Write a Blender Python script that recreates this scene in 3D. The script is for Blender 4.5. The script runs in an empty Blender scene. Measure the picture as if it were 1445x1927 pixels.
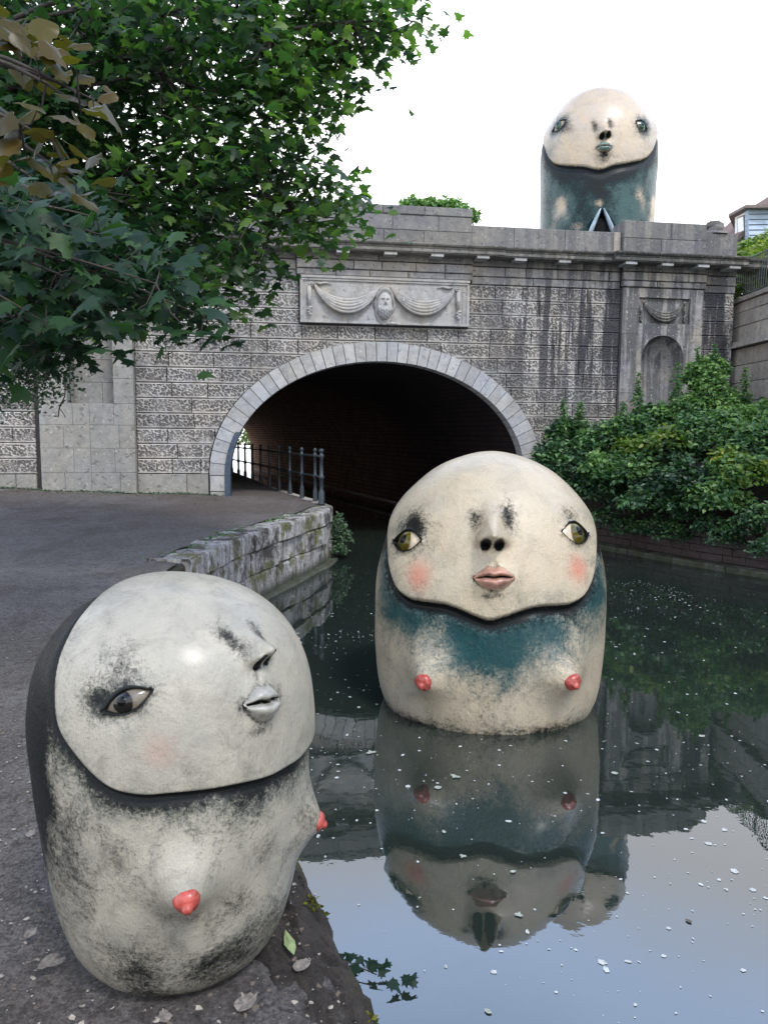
import bpy, math, random
import numpy as np
from mathutils import Vector, Matrix
random.seed(7); rng=np.random.default_rng(7)
S=bpy.context.scene; C=S.collection
PI=math.pi
# ------------------------------------------------------------ camera, sky, sun, exposure
PITCH=math.radians(6.03); ROLL=0.0064
cam=bpy.data.cameras.new('camera'); co=bpy.data.objects.new('camera',cam); C.objects.link(co)
co.matrix_world=Matrix.Translation((0,0,2.6))@Matrix.Rotation(PI/2-PITCH,4,'X')@Matrix.Rotation(ROLL,4,'Z')
cam.sensor_fit='VERTICAL'; cam.sensor_height=36; cam.lens=36*1391/1927; cam.clip_end=2000; cam.clip_start=.05
S.camera=co
S.view_settings.view_transform='Standard'; S.view_settings.look='None'; S.view_settings.exposure=0.22; S.view_settings.gamma=1
SUN_EL=math.radians(55); SUN_AZ=math.radians(150)   # compass-like angle, 0 = +Y, clockwise
w=bpy.data.worlds.new('World'); S.world=w; w.use_nodes=True
nt=w.node_tree; nt.nodes.clear()
def wn(t,**k):
    n=nt.nodes.new(t)
    for a,b in k.items(): setattr(n,a,b)
    return n
out=wn('ShaderNodeOutputWorld'); bg=wn('ShaderNodeBackground'); sky=wn('ShaderNodeTexSky')
sky.sky_type='NISHITA'; sky.sun_disc=False; sky.sun_elevation=SUN_EL; sky.sun_rotation=SUN_AZ; sky.air_density=1.0; sky.dust_density=2.5; sky.ozone_density=2.0
tc=wn('ShaderNodeTexCoord'); sep=wn('ShaderNodeSeparateXYZ'); nt.links.new(tc.outputs['Generated'],sep.inputs[0])
mr=wn('ShaderNodeMapRange'); mr.interpolation_type='SMOOTHSTEP'; mr.inputs[1].default_value=.44; mr.inputs[2].default_value=.60; mr.inputs[3].default_value=1.0; mr.inputs[4].default_value=.0
nz=wn('ShaderNodeTexNoise'); nz.inputs['Scale'].default_value=1.8; nz.inputs['Detail'].default_value=5; nt.links.new(tc.outputs['Generated'],nz.inputs['Vector'])
ad=wn('ShaderNodeMath',operation='MULTIPLY_ADD'); ad.inputs[1].default_value=-.22; nt.links.new(nz.outputs[0],ad.inputs[0]); nt.links.new(sep.outputs[2],ad.inputs[2])
ad2=wn('ShaderNodeMath',operation='ADD'); ad2.inputs[1].default_value=.11; nt.links.new(ad.outputs[0],ad2.inputs[0]); nt.links.new(ad2.outputs[0],mr.inputs[0])
mx=wn('ShaderNodeMix',data_type='RGBA')
sc=wn('ShaderNodeMix',data_type='RGBA',blend_type='MULTIPLY'); sc.inputs[0].default_value=1; sc.inputs[7].default_value=(1.25,1.40,1.75,1)
nt.links.new(sky.outputs[0],sc.inputs[6])
m2=wn('ShaderNodeMapRange'); m2.interpolation_type='SMOOTHSTEP'; m2.inputs[1].default_value=.55; m2.inputs[2].default_value=.95; nt.links.new(ad2.outputs[0],m2.inputs[0])
mp=wn('ShaderNodeMix',data_type='RGBA'); mp.inputs[6].default_value=(16.0,20.5,28.5,1); nt.links.new(m2.outputs[0],mp.inputs[0]); nt.links.new(sc.outputs[2],mp.inputs[7]); nt.links.new(mp.outputs[2],mx.inputs[6])
mx.inputs[7].default_value=(16.6,16.6,17.0,1)      # thin bright cloud veil
nt.links.new(mr.outputs[0],mx.inputs[0]); nt.links.new(mx.outputs[2],bg.inputs[0]); bg.inputs[1].default_value=0.10
nt.links.new(bg.outputs[0],out.inputs[0])
sl=bpy.data.lights.new('sun','SUN'); sl.energy=2.0; sl.angle=math.radians(11); sl.color=(1,.96,.9)
so=bpy.data.objects.new('sun',sl); C.objects.link(so)
sd=Vector((math.sin(SUN_AZ)*math.cos(SUN_EL),math.cos(SUN_AZ)*math.cos(SUN_EL),math.sin(SUN_EL)))
so.rotation_euler=sd.to_track_quat('Z','Y').to_euler(); so.location=sd*50

# ------------------------------------------------------------ helpers
def px(x,y,Y):
    """a real place: the point at depth Y (metres north) seen at photograph pixel x, y"""
    q=co.matrix_world.to_3x3()@Vector((x-722.5,963.5-y,-1391.)); q/=q.y
    return Vector((0,0,2.6))+q*Y
def mesh(name,V,Fc,mat=None,smooth=False,mats=None,mi=None):
    me=bpy.data.meshes.new(name)
    if isinstance(V,np.ndarray) and isinstance(Fc,np.ndarray):
        n=len(Fc);k=Fc.shape[1]
        me.vertices.add(len(V)); me.vertices.foreach_set('co',V.astype(np.float32).ravel())
        me.loops.add(n*k); me.loops.foreach_set('vertex_index',Fc.astype(np.int32).ravel())
        me.polygons.add(n); me.polygons.foreach_set('loop_start',np.arange(0,n*k,k,dtype=np.int32))
        try: me.polygons.foreach_set('loop_total',np.full(n,k,dtype=np.int32))
        except Exception: pass
    else: me.from_pydata([tuple(v) for v in V],[],[tuple(f) for f in Fc])
    for m in (mats or ([mat] if mat else [])): me.materials.append(m)
    if mi is not None: me.polygons.foreach_set('material_index',np.asarray(mi,dtype=np.int32))
    me.polygons.foreach_set('use_smooth',np.full(len(me.polygons),bool(smooth)))
    me.update(calc_edges=True); me.validate()
    return me
def link(name,me,parent=None,loc=None):
    o=bpy.data.objects.new(name,me); C.objects.link(o)
    if parent: o.parent=parent
    if loc is not None: o.location=loc
    return o
def empty(name,loc=(0,0,0)):
    o=bpy.data.objects.new(name,None); C.objects.link(o); o.location=loc; o.empty_display_size=.2
    return o
def tag(o,label=None,cat=None,group=None,kind=None):
    if label: o['label']=label
    if cat: o['category']=cat
    if group: o['group']=group
    if kind: o['kind']=kind
    return o
class B:
    def __init__(s): s.v=[]; s.f=[]
    def quad(s,*p):
        i=len(s.v); s.v+= [tuple(q) for q in p]; s.f.append(tuple(range(i,i+len(p))))
    def hexa(s,P):   # 8 points: bottom 4 ccw, top 4 ccw
        i=len(s.v); s.v+=[tuple(q) for q in P]
        for f in ((3,2,1,0),(4,5,6,7),(0,1,5,4),(1,2,6,5),(2,3,7,6),(3,0,4,7)): s.f.append(tuple(i+a for a in f))
    def box(s,c,h,rz=0):
        cx,cy,cz=c; hx,hy,hz=h; P=[]
        for z in (-hz,hz):
            for x,y in ((-hx,-hy),(hx,-hy),(hx,hy),(-hx,hy)):
                P.append((cx+x*math.cos(rz)-y*math.sin(rz),cy+x*math.sin(rz)+y*math.cos(rz),cz+z))
        s.hexa(P)
    def tube(s,pts,r,n=6,cap=True):
        pts=[Vector(p) for p in pts]; i0=len(s.v); rr=r if hasattr(r,'__len__') else [r]*len(pts)
        up=Vector((0,0,1)); prev=None
        for i,p in enumerate(pts):
            d=(pts[min(i+1,len(pts)-1)]-pts[max(i-1,0)]).normalized()
            a=d.cross(up if abs(d.z)<.95 else Vector((0,1,0))).normalized()
            if prev and a.dot(prev)<0: a=-a
            prev=a; b=d.cross(a)
            for k in range(n):
                t=2*PI*k/n; s.v.append(tuple(p+(a*math.cos(t)+b*math.sin(t))*rr[i]))
        for i in range(len(pts)-1):
            for k in range(n):
                k2=(k+1)%n; s.f.append((i0+i*n+k,i0+i*n+k2,i0+(i+1)*n+k2,i0+(i+1)*n+k))
        if cap:
            s.f.append(tuple(i0+k for k in range(n))[::-1]); s.f.append(tuple(i0+(len(pts)-1)*n+k for k in range(n)))
    def lathe(s,prof,c,n=12,sq=(1,1)):
        i0=len(s.v)
        for r,z in prof:
            for k in range(n):
                t=2*PI*k/n; s.v.append((c[0]+r*math.cos(t)*sq[0],c[1]+r*math.sin(t)*sq[1],c[2]+z))
        for i in range(len(prof)-1):
            for k in range(n):
                k2=(k+1)%n; s.f.append((i0+i*n+k,i0+i*n+k2,i0+(i+1)*n+k2,i0+(i+1)*n+k))
        s.f.append(tuple(i0+k for k in range(n))[::-1]); s.f.append(tuple(i0+(len(prof)-1)*n+k for k in range(n)))
    def build(s,name,mat,parent=None,smooth=False,loc=None):
        return link(name,mesh(name,s.v,s.f,mat,smooth),parent,loc)

# ------------------------------------------------------------ materials
class NT:
    def __init__(s,name):
        s.m=bpy.data.materials.new(name); s.m.use_nodes=True; s.t=s.m.node_tree; s.b=s.t.nodes['Principled BSDF']; s.o=s.t.nodes['Material Output']
        s.geo=None
    def n(s,t,**k):
        q=s.t.nodes.new(t)
        for a,b in k.items(): setattr(q,a,b)
        return q
    def L(s,a,b): s.t.links.new(a,b)
    def pos(s,scale=(1,1,1)):
        g=s.n('ShaderNodeNewGeometry'); m=s.n('ShaderNodeMapping'); m.inputs['Scale'].default_value=scale; s.L(g.outputs['Position'],m.inputs[0]); return m.outputs[0]
    def objc(s,scale=(1,1,1)):
        g=s.n('ShaderNodeTexCoord'); m=s.n('ShaderNodeMapping'); m.inputs['Scale'].default_value=scale; s.L(g.outputs['Object'],m.inputs[0]); return m.outputs[0]
    def noise(s,vec,scale,detail=4,rough=.6,dist=0):
        q=s.n('ShaderNodeTexNoise'); q.inputs['Scale'].default_value=scale; q.inputs['Detail'].default_value=detail; q.inputs['Roughness'].default_value=rough; q.inputs['Distortion'].default_value=dist
        s.L(vec,q.inputs['Vector']); return q.outputs[0]
    def ramp(s,f,pts):
        q=s.n('ShaderNodeValToRGB'); e=q.color_ramp.elements
        while len(e)<len(pts): e.new(.5)
        for i,(p,c) in enumerate(pts):
            e[i].position=p; e[i].color=(c,c,c,1) if not hasattr(c,'__len__') else (*c,1)
        s.L(f,q.inputs[0]); return q.outputs[0]
    def mix(s,f,a,b,mode='MIX'):
        q=s.n('ShaderNodeMix',data_type='RGBA',blend_type=mode)
        for v,i in ((f,0),(a,6),(b,7)):
            if hasattr(v,'is_linked') or hasattr(v,'links'): s.L(v,q.inputs[i])
            elif hasattr(v,'__len__'): q.inputs[i].default_value=(*v,1) if len(v)==3 else v
            else: q.inputs[i].default_value=v
        return q.outputs[2]
    def math(s,op,a,b=0,c=None,clamp=False):
        q=s.n('ShaderNodeMath',operation=op); q.use_clamp=clamp
        for v,i in ((a,0),(b,1),(c,2)):
            if v is None: continue
            if isinstance(v,(int,float)): q.inputs[i].default_value=v
            else: s.L(v,q.inputs[i])
        return q.outputs[0]
    def mr(s,v,a,b,c=0,d=1,smooth=True):
        q=s.n('ShaderNodeMapRange'); q.interpolation_type='SMOOTHSTEP' if smooth else 'LINEAR'
        s.L(v,q.inputs[0])
        for i,x in enumerate((a,b,c,d)): q.inputs[i+1].default_value=x
        return q.outputs[0]
    def bump(s,h,dist=.01,strength=1):
        q=s.n('ShaderNodeBump'); q.inputs['Strength'].default_value=strength; q.inputs['Distance'].default_value=dist
        s.L(h,q.inputs['Height']); s.L(q.outputs[0],s.b.inputs['Normal']); return q
    def col(s,c):
        if hasattr(c,'__len__'): s.b.inputs['Base Color'].default_value=(*c,1)
        else: s.L(c,s.b.inputs['Base Color'])
    def rough(s,r): s.b.inputs['Roughness'].default_value=r

def stone_colour(m,base,dark,warm,streak=1.0,amount=1.0,scale=1.0,vr=(.80,1.16)):
    """weathered limestone: patchy grey, warm clean areas, sooty vertical run-off streaks"""
    p=m.pos()
    a=m.noise(p,1.1*scale,5,.65); b=m.noise(p,6*scale,5,.7)
    c=m.mix(m.ramp(a,[(.35,0),(.65,1)]),base,warm)
    c=m.mix(m.ramp(b,[(.3,.55),(.7,0)]),c,dark)
    st=m.noise(m.pos((3.2,3.2,.22)),1.3,5,.62)
    g=m.n('ShaderNodeNewGeometry'); sx=m.n('ShaderNodeSeparateXYZ'); m.L(g.outputs['Position'],sx.inputs[0])
    east=m.mr(sx.outputs[0],1.0,4.5,.10,1.0)
    lowfade=m.mr(sx.outputs[2],2.6,4.6,.25,1.0)
    msk=m.math('MULTIPLY',m.math('MULTIPLY',m.ramp(st,[(.43,0),(.51,1)]),east),m.math('MULTIPLY',lowfade,streak))
    c=m.mix(msk,c,dark)
    isl=m.n('ShaderNodeNewGeometry')
    c2=m.n('ShaderNodeObjectInfo')
    v=m.mr(c2.outputs['Random'],0,1,vr[0],vr[1],False)
    hs=m.n('ShaderNodeHueSaturation'); m.L(v,hs.inputs['Value']); m.L(c,hs.inputs['Color'])
    return hs.outputs[0],b
def mat_plainstone(name,base=(.31,.31,.32),dark=(.065,.065,.072),warm=(.38,.34,.27),streak=.8,bump=.006):
    m=NT(name); c,b=stone_colour(m,base,dark,warm,streak,vr=(.93,1.06) if 'plinth' in name else (.84,1.12))
    f=m.noise(m.pos(),26,6,.7); pit=m.noise(m.pos(),9,3,.5)
    c=m.mix(m.ramp(pit,[(.60,0),(.70,.55)]),c,dark)
    lich=m.noise(m.pos(),21,4,.65); c=m.mix(m.ramp(lich,[(.62,0),(.68,.75)]),c,tuple(min(.6,x*2.6) for x in base))
    h=m.math('ADD',m.math('MULTIPLY',f,.5),m.math('MULTIPLY',b,1.0))
    h=m.math('SUBTRACT',h,m.ramp(pit,[(.6,0),(.68,1)]))
    m.bump(h,bump); m.col(c); m.rough(.9); return m.m
def mat_vermic():
    m=NT('vermiculated_limestone'); c,b=stone_colour(m,(.46,.45,.435),(.050,.050,.060),(.52,.475,.40),1.0)
    p=m.pos(); nzv=m.n('ShaderNodeTexNoise'); nzv.inputs['Scale'].default_value=14; nzv.inputs['Detail'].default_value=2; m.L(p,nzv.inputs['Vector'])
    off=m.n('ShaderNodeVectorMath',operation='MULTIPLY_ADD'); m.L(nzv.outputs['Color'],off.inputs[0]); off.inputs[1].default_value=(.026,.026,.026); m.L(p,off.inputs[2])
    vo=m.n('ShaderNodeTexVoronoi'); vo.voronoi_dimensions='2D'; vo.feature='F1'; vo.inputs['Scale'].default_value=21
    sx_=m.n('ShaderNodeSeparateXYZ'); m.L(off.outputs[0],sx_.inputs[0]); cx_=m.n('ShaderNodeCombineXYZ'); m.L(m.math('MULTIPLY',sx_.outputs[0],.92),cx_.inputs[0]); m.L(m.math('ADD',sx_.outputs[2],m.math('MULTIPLY',sx_.outputs[0],.3)),cx_.inputs[1]); m.L(cx_.outputs[0],vo.inputs['Vector'])
    sep=m.n('ShaderNodeSeparateXYZ'); m.L(p,sep.inputs[0])
    fr=m.math('FRACT',m.math('DIVIDE',m.math('SUBTRACT',sep.outputs[2],6.04-.335*30),.335))
    band=m.math('MULTIPLY',m.mr(fr,.11,.17),m.mr(fr,.90,.84))
    pit=m.math('MULTIPLY',m.mr(vo.outputs['Distance'],.52,.33),band)
    n2=m.noise(p,3.5,3,.6); pit=m.math('MULTIPLY',pit,m.ramp(n2,[(.32,.45),(.55,1)]))
    c=m.mix(m.math('MULTIPLY',pit,.82),c,(.055,.050,.048))
    h=m.math('ADD',m.math('MULTIPLY',pit,-1.0),m.math('MULTIPLY',b,.25))
    m.bump(h,.045,1.0); m.col(c); m.rough(.92); return m.m
def simple(name,c,r=.8,metal=0,var=.25,scale=8,bump=.003,spec=.5):
    m=NT(name); p=m.pos(); n=m.noise(p,scale,5,.65)
    m.col(m.mix(m.ramp(n,[(.3,0),(.7,1)]),tuple(x*(1-var) for x in c),tuple(min(1,x*(1+var)) for x in c)))
    m.rough(r); m.b.inputs['Metallic'].default_value=metal; m.b.inputs['Specular IOR Level'].default_value=spec; m.bump(m.noise(p,scale*4,4,.6),bump); return m.m
M={}
M['verm']=mat_vermic()
M['ash']=mat_plainstone('weathered_ashlar')
M['arch']=mat_plainstone('voussoir_stone',(.42,.435,.455),(.17,.17,.18),(.44,.42,.37),.35,.004)
M['plinth']=mat_plainstone('plinth_stone',(.29,.29,.275),(.11,.11,.105),(.33,.31,.265),.2,.008)
M['corn']=mat_plainstone('cornice_stone',(.17,.165,.155),(.045,.045,.045),(.26,.24,.20),.7,.004)
M['para']=mat_plainstone('parapet_stone',(.155,.157,.165),(.07,.072,.082),(.24,.225,.19),.5,.006)
M['carve']=mat_plainstone('carved_stone',(.42,.425,.43),(.11,.11,.115),(.46,.42,.35),.5,.003)
M['joint']=simple('joint_mortar',(.05,.05,.052),.95)
M['wing']=mat_plainstone('wing_wall_stone',(.40,.36,.31),(.16,.15,.14),(.46,.41,.34),.3,.006)
M['iron']=simple('painted_iron',(.022,.032,.038),.45,0,.35,14,.002)
M['guard']=simple('iron_guard',(.06,.085,.12),.5,.3,.3,12,.003)
def mat_brick_tunnel():
    m=NT('sooty_brick_painted_shade'); tc=m.n('ShaderNodeUVMap'); tc.uv_map='UVMap'
    br=m.n('ShaderNodeTexBrick'); br.inputs['Scale'].default_value=1.0; br.inputs['Brick Width'].default_value=.46; br.inputs['Row Height'].default_value=.15; br.inputs['Mortar Size'].default_value=.012
    br.inputs['Color1'].default_value=(.78,.44,.28,1); br.inputs['Color2'].default_value=(.60,.34,.22,1); br.inputs['Mortar'].default_value=(.03,.026,.024,1); m.L(tc.outputs[0],br.inputs['Vector'])
    n=m.noise(m.pos(),2.2,5,.7); soot_shade=m.mix(m.ramp(n,[(.35,.55),(.7,.05)]),br.outputs['Color'],(.014,.013,.016))
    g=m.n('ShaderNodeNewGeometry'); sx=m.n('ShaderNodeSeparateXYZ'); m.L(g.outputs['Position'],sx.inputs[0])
    soot_shade=m.mix(m.mr(sx.outputs[1],36,22,0,.97),soot_shade,(.006,.006,.009))     # shade towards this mouth and far exit glow painted into the brick colour
    m.col(soot_shade); m.rough(.95); m.b.inputs['Specular IOR Level'].default_value=.15; m.bump(m.math('ADD',br.outputs['Fac'],m.math('MULTIPLY',n,-.6)),-.012); return m.m
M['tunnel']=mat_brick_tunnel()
def mat_path():
    m=NT('trodden_tarmac_path'); p=m.pos(); a=m.noise(p,.32,4,.6); b=m.noise(p,75,6,.85); d=m.noise(p,3,5,.7); e_=m.noise(p,19,5,.75)
    c=m.mix(m.ramp(a,[(.35,0),(.62,1)]),(.135,.106,.086),(.210,.195,.185))
    c=m.mix(m.ramp(d,[(.45,0),(.7,.6)]),c,(.085,.070,.062))
    c=m.mix(m.ramp(b,[(.40,.9),(.52,0)]),c,(.022,.019,.018)); c=m.mix(m.ramp(e_,[(.38,.7),(.5,0)]),c,(.035,.030,.028)); c=m.mix(m.ramp(e_,[(.56,0),(.66,.5)]),c,(.17,.165,.17)); c=m.mix(m.ramp(b,[(.58,0),(.64,.8)]),c,(.34,.33,.31)); wr=m.noise(m.pos((1,.5,1)),1.1,5,.7,.8); c=m.mix(m.ramp(wr,[(.50,0),(.62,.55)]),c,(.07,.055,.045))
    m.col(c); m.rough(.85); m.bump(m.math('ADD',m.math('ADD',b,e_),m.math('MULTIPLY',d,1.5)),.02); return m.m
M['path']=mat_path()
def mat_quay():
    m=NT('mossy_quay_stone'); p=m.pos(); n=m.noise(p,2.4,5,.7); s=m.noise(m.pos((3,3,.7)),2.6,5,.7); mo=m.noise(p,1.7,4,.7); f=m.noise(p,24,6,.7)
    c=m.mix(m.ramp(s,[(.35,0),(.65,1)]),(.20,.175,.155),(.58,.565,.545))
    c=m.mix(m.ramp(n,[(.50,0),(.58,.92)]),c,(.04,.032,.026))
    g=m.n('ShaderNodeNewGeometry'); sx=m.n('ShaderNodeSeparateXYZ'); m.L(g.outputs['Position'],sx.inputs[0])
    c=m.mix(m.ramp(mo,[(.53,0),(.61,.9)]),c,(.12,.12,.025))
    c=m.mix(m.mr(sx.outputs[2],.28,.05,0,.9),c,(.035,.045,.02))
    c=m.mix(m.ramp(f,[(.35,.6),(.55,0)]),c,(.05,.05,.05))
    m.col(c); m.rough(.85); m.bump(m.math('ADD',f,m.math('MULTIPLY',n,2)),.018); return m.m
M['quay']=mat_quay()
def mat_soil(name,c1,c2,c3,sc=7):
    m=NT(name); p=m.pos(); n=m.noise(p,sc,6,.75); f=m.noise(p,60,5,.8); g=m.noise(p,2.1,4,.6)
    c=m.mix(m.ramp(n,[(.35,0),(.65,1)]),c1,c2); c=m.mix(m.ramp(g,[(.52,0),(.62,.85)]),c,c3); c=m.mix(m.ramp(f,[(.62,0),(.7,.6)]),c,(.25,.23,.2))
    m.col(c); m.rough(.95); m.bump(m.math('ADD',f,m.math('MULTIPLY',n,3)),.02); return m.m
M['soil']=mat_soil('edge_soil_and_moss',(.022,.018,.015),(.07,.058,.048),(.075,.07,.02))
M['bank']=mat_soil('dark_bank_soil',(.02,.018,.014),(.05,.04,.03),(.03,.04,.02),3)
M['turf']=mat_soil('turf',(.05,.09,.02),(.10,.14,.04),(.08,.07,.03),3)
def mat_leaf(name,c1,c2,c3,rough=.42,trans=.35,spec=.5,back=None):
    m=NT(name); at=m.n('ShaderNodeAttribute'); at.attribute_name='tint'
    c=m.ramp(at.outputs['Fac'],[(0,c1),(.55,c2),(1,c3)])
    if back:
        g=m.n('ShaderNodeNewGeometry'); c=m.mix(g.outputs['Backfacing'],c,back)
    m.col(c); m.rough(rough); m.b.inputs['Specular IOR Level'].default_value=spec
    tr=m.n('ShaderNodeBsdfTranslucent'); br=m.n('ShaderNodeMixRGB'); br.blend_type='MULTIPLY'; br.inputs[0].default_value=1; br.inputs[2].default_value=(1.5,2.0,.85,1); m.L(c,br.inputs[1]); m.L(br.outputs[0],tr.inputs[0])
    mxs=m.n('ShaderNodeMixShader'); mxs.inputs[0].default_value=trans; m.L(m.b.outputs[0],mxs.inputs[1]); m.L(tr.outputs[0],mxs.inputs[2]); m.L(mxs.outputs[0],m.o.inputs[0])
    return m.m
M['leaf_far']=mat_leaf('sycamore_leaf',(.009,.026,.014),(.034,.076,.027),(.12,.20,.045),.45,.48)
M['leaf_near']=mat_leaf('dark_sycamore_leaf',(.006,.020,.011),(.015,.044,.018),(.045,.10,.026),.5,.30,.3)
M['leaf_bronze']=mat_leaf('bronze_leaf',(.040,.028,.006),(.075,.062,.010),(.080,.045,.010),.38,.35,.35)
M['leaf_weed']=mat_leaf('weed_leaf',(.016,.045,.020),(.050,.125,.045),(.17,.29,.08),.5,.30)
M['leaf_dark']=mat_leaf('bramble_leaf',(.010,.026,.014),(.030,.080,.034),(.11,.22,.07),.42,.25)
M['leaf_pale']=mat_leaf('yellow_green_leaf',(.05,.10,.02),(.12,.19,.03),(.24,.26,.04),.5,.35)
M['leaf_ivy']=mat_leaf('ivy_leaf',(.020,.045,.025),(.045,.085,.045),(.12,.19,.09),.45,.25)
M['bark']=simple('bark',(.045,.038,.032),.9,0,.4,20,.01)
def mat_water():
    m=NT('canal_water'); t=m.t
    for n in list(t.nodes):
        if n.type=='BSDF_PRINCIPLED': t.nodes.remove(n)
    p=m.pos(); n1=m.noise(m.pos((1,1,1)),1.6,3,.5); n2=m.noise(p,9,3,.55)
    bp=m.n('ShaderNodeBump'); bp.inputs['Distance'].default_value=.004; bp.inputs['Strength'].default_value=.55
    m.L(m.math('ADD',n1,m.math('MULTIPLY',n2,.12)),bp.inputs['Height'])
    gl=m.n('ShaderNodeBsdfGlossy'); gl.inputs['Roughness'].default_value=.012; gl.inputs['Color'].default_value=(.93,.95,1,1); m.L(bp.outputs[0],gl.inputs['Normal'])
    tr=m.n('ShaderNodeBsdfTransparent'); tr.inputs[0].default_value=(.50,.58,.50,1)
    df=m.n('ShaderNodeBsdfDiffuse'); df.inputs[0].default_value=(.040,.058,.046,1)
    a=m.n('ShaderNodeMixShader'); a.inputs[0].default_value=.42; m.L(tr.outputs[0],a.inputs[1]); m.L(df.outputs[0],a.inputs[2])
    fr=m.n('ShaderNodeFresnel'); fr.inputs[0].default_value=WATER_IOR; m.L(bp.outputs[0],fr.inputs['Normal'])
    b=m.n('ShaderNodeMixShader'); m.L(fr.outputs[0],b.inputs[0]); m.L(a.outputs[0],b.inputs[1]); m.L(gl.outputs[0],b.inputs[2]); m.L(b.outputs[0],m.o.inputs[0])
    return m.m
WATER_IOR=2.15
M['water']=mat_water()
M['mud']=simple('canal_mud',(.018,.022,.016),.95)
M['fleck']=simple('floating_fleck',(.50,.52,.50),.8,0,.3,30)
M['litter']=simple('pale_leaf_litter',(.27,.24,.20),.8,0,.4,20)
M['twig']=simple('twig',(.10,.08,.06),.9)

# ------------------------------------------------------------ wall frame
_n=math.hypot(1,.15); T=Vector((1/_n,.15/_n,0)); N=Vector((.15/_n,-1/_n,0)); O=Vector((0,17.2,0))
def W(u,o,z): return O+T*u+N*o+Vector((0,0,z))
AC,AS=-.08,1.65
def ell(u,a,b):
    q=abs(u-AC)/a
    return None if q>=1 else AS+b*math.sqrt(1-q*q)
AO,BO,AI,BI=3.90,3.02,3.45,2.60
NX,NR,NSP,NB=6.74,.545,4.45,2.2         # right niche
def hole_arch(u):
    e=ell(u,AO+.012,BO+.012); return [] if e is None else [(-2,e)]
def hole_right(u):
    h=[]
    if abs(u-NX)<NR: h.append((NB,NSP+math.sqrt(NR*NR-(u-NX)**2)))
    if 6.08<u<7.40: h.append((5.27,5.87))
    return h
def hole_left(u):
    return [(3.21,5.6)] if -6.9<u<-5.94 else []
HB=[-AO-.012+AC,AO+.012+AC,NX-NR,NX+NR,6.08,7.40,-6.9,-5.94]
def stone(parent,u0,u1,z0,z1,o,mat,name='stone',depth=.10,hole=None,ch=.012,g=.006,shift=True):
    """one masonry block standing o proud of the wall plane, cut to any opening it meets"""
    u0+=g;u1-=g;z0+=g;z1-=g
    if u1-u0<.03: return None
    o+=random.uniform(-.006,.006) if shift else 0
    cut=False
    if hole:
        for i in range(25):
            for a,b in hole(u0+(u1-u0)*i/24):
                if a<z1 and b>z0: cut=True
    b=B()
    if not cut:
        F=[W(u0+ch,o,z0+ch),W(u1-ch,o,z0+ch),W(u1-ch,o,z1-ch),W(u0+ch,o,z1-ch)]
        E=[W(u0,o-ch,z0),W(u1,o-ch,z0),W(u1,o-ch,z1),W(u0,o-ch,z1)]
        R=[W(u0,o-depth,z0),W(u1,o-depth,z0),W(u1,o-depth,z1),W(u0,o-depth,z1)]
        b.v=[tuple(p) for p in F+E+R]; b.f=[(0,1,2,3)]
        for i in range(4):
            j=(i+1)%4; b.f.append((4+i,4+j,j,i)); b.f.append((8+i,8+j,4+j,4+i))
        return b.build(name,mat,parent)
    n=max(6,int((u1-u0)/.03)); us=sorted(set([u0+(u1-u0)*i/n for i in range(n+1)]+[x+e for x in HB for e in (-.0005,.0005) if u0<x+e<u1]))
    any_=False
    for ua,ub in zip(us,us[1:]):
        um=(ua+ub)/2
        def iv(u,ref):
            segs=[(z0,z1)]
            for a,bb in hole(u):
                ns=[]
                for s0,s1 in segs:
                    if a>s0: ns.append((s0,min(a,s1)))
                    if bb<s1: ns.append((max(bb,s0),s1))
                    if not(a<s1 and bb>s0) and (s0,s1) not in ns: pass
                segs=[q for q in ns if q[1]-q[0]>.001] if hole(u) else segs
            return segs
        for (s0,s1) in iv(um,None):
            # edges at both ends follow the hole boundary
            def adj(u,s0,s1):
                for a,bb in hole(u):
                    if s0>z0+.0005 and abs(bb-s0)<.25: s0=min(max(bb,z0),z1)
                    if s1<z1-.0005 and abs(a-s1)<.25: s1=max(min(a,z1),z0)
                return s0,s1
            a0,a1=adj(ua,s0,s1); c0,c1=adj(ub,s0,s1); any_=True
            b.quad(W(ua,o,a0),W(ub,o,c0),W(ub,o,c1),W(ua,o,a1))
            b.quad(W(ua,o-depth,a0),W(ub,o-depth,c0),W(ub,o,c0),W(ua,o,a0))
            b.quad(W(ua,o,a1),W(ub,o,c1),W(ub,o-depth,c1),W(ua,o-depth,a1))
    if not any_: return None
    b.quad(W(u0,o,z0),W(u0,o,z1),W(u0,o-depth,z1),W(u0,o-depth,z0)) if not hole(u0) else None
    b.quad(W(u1,o,z1),W(u1,o,z0),W(u1,o-depth,z0),W(u1,o-depth,z1)) if not hole(u1) else None
    return b.build(name,mat,parent)
def course(parent,u0,u1,z0,z1,o,mat,lmin,lmax,**k):
    u=u0
    while u<u1-.05:
        l=random.uniform(lmin,lmax)
        if u1-(u+l)<lmin*.5: l=u1-u
        stone(parent,u,min(u+l,u1),z0,z1,o,mat,**k); u+=l

portal=empty('tunnel_portal',tuple(W(0,0,0)))
tag(portal,'stone canal tunnel portal with vermiculated courses, carved swag panel and dark elliptical arch','tunnel portal')
def adopt(o,p):      # parent keeping world coordinates
    o.parent=p; o.matrix_parent_inverse=Matrix.Translation(p.location).inverted(); return o
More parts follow.
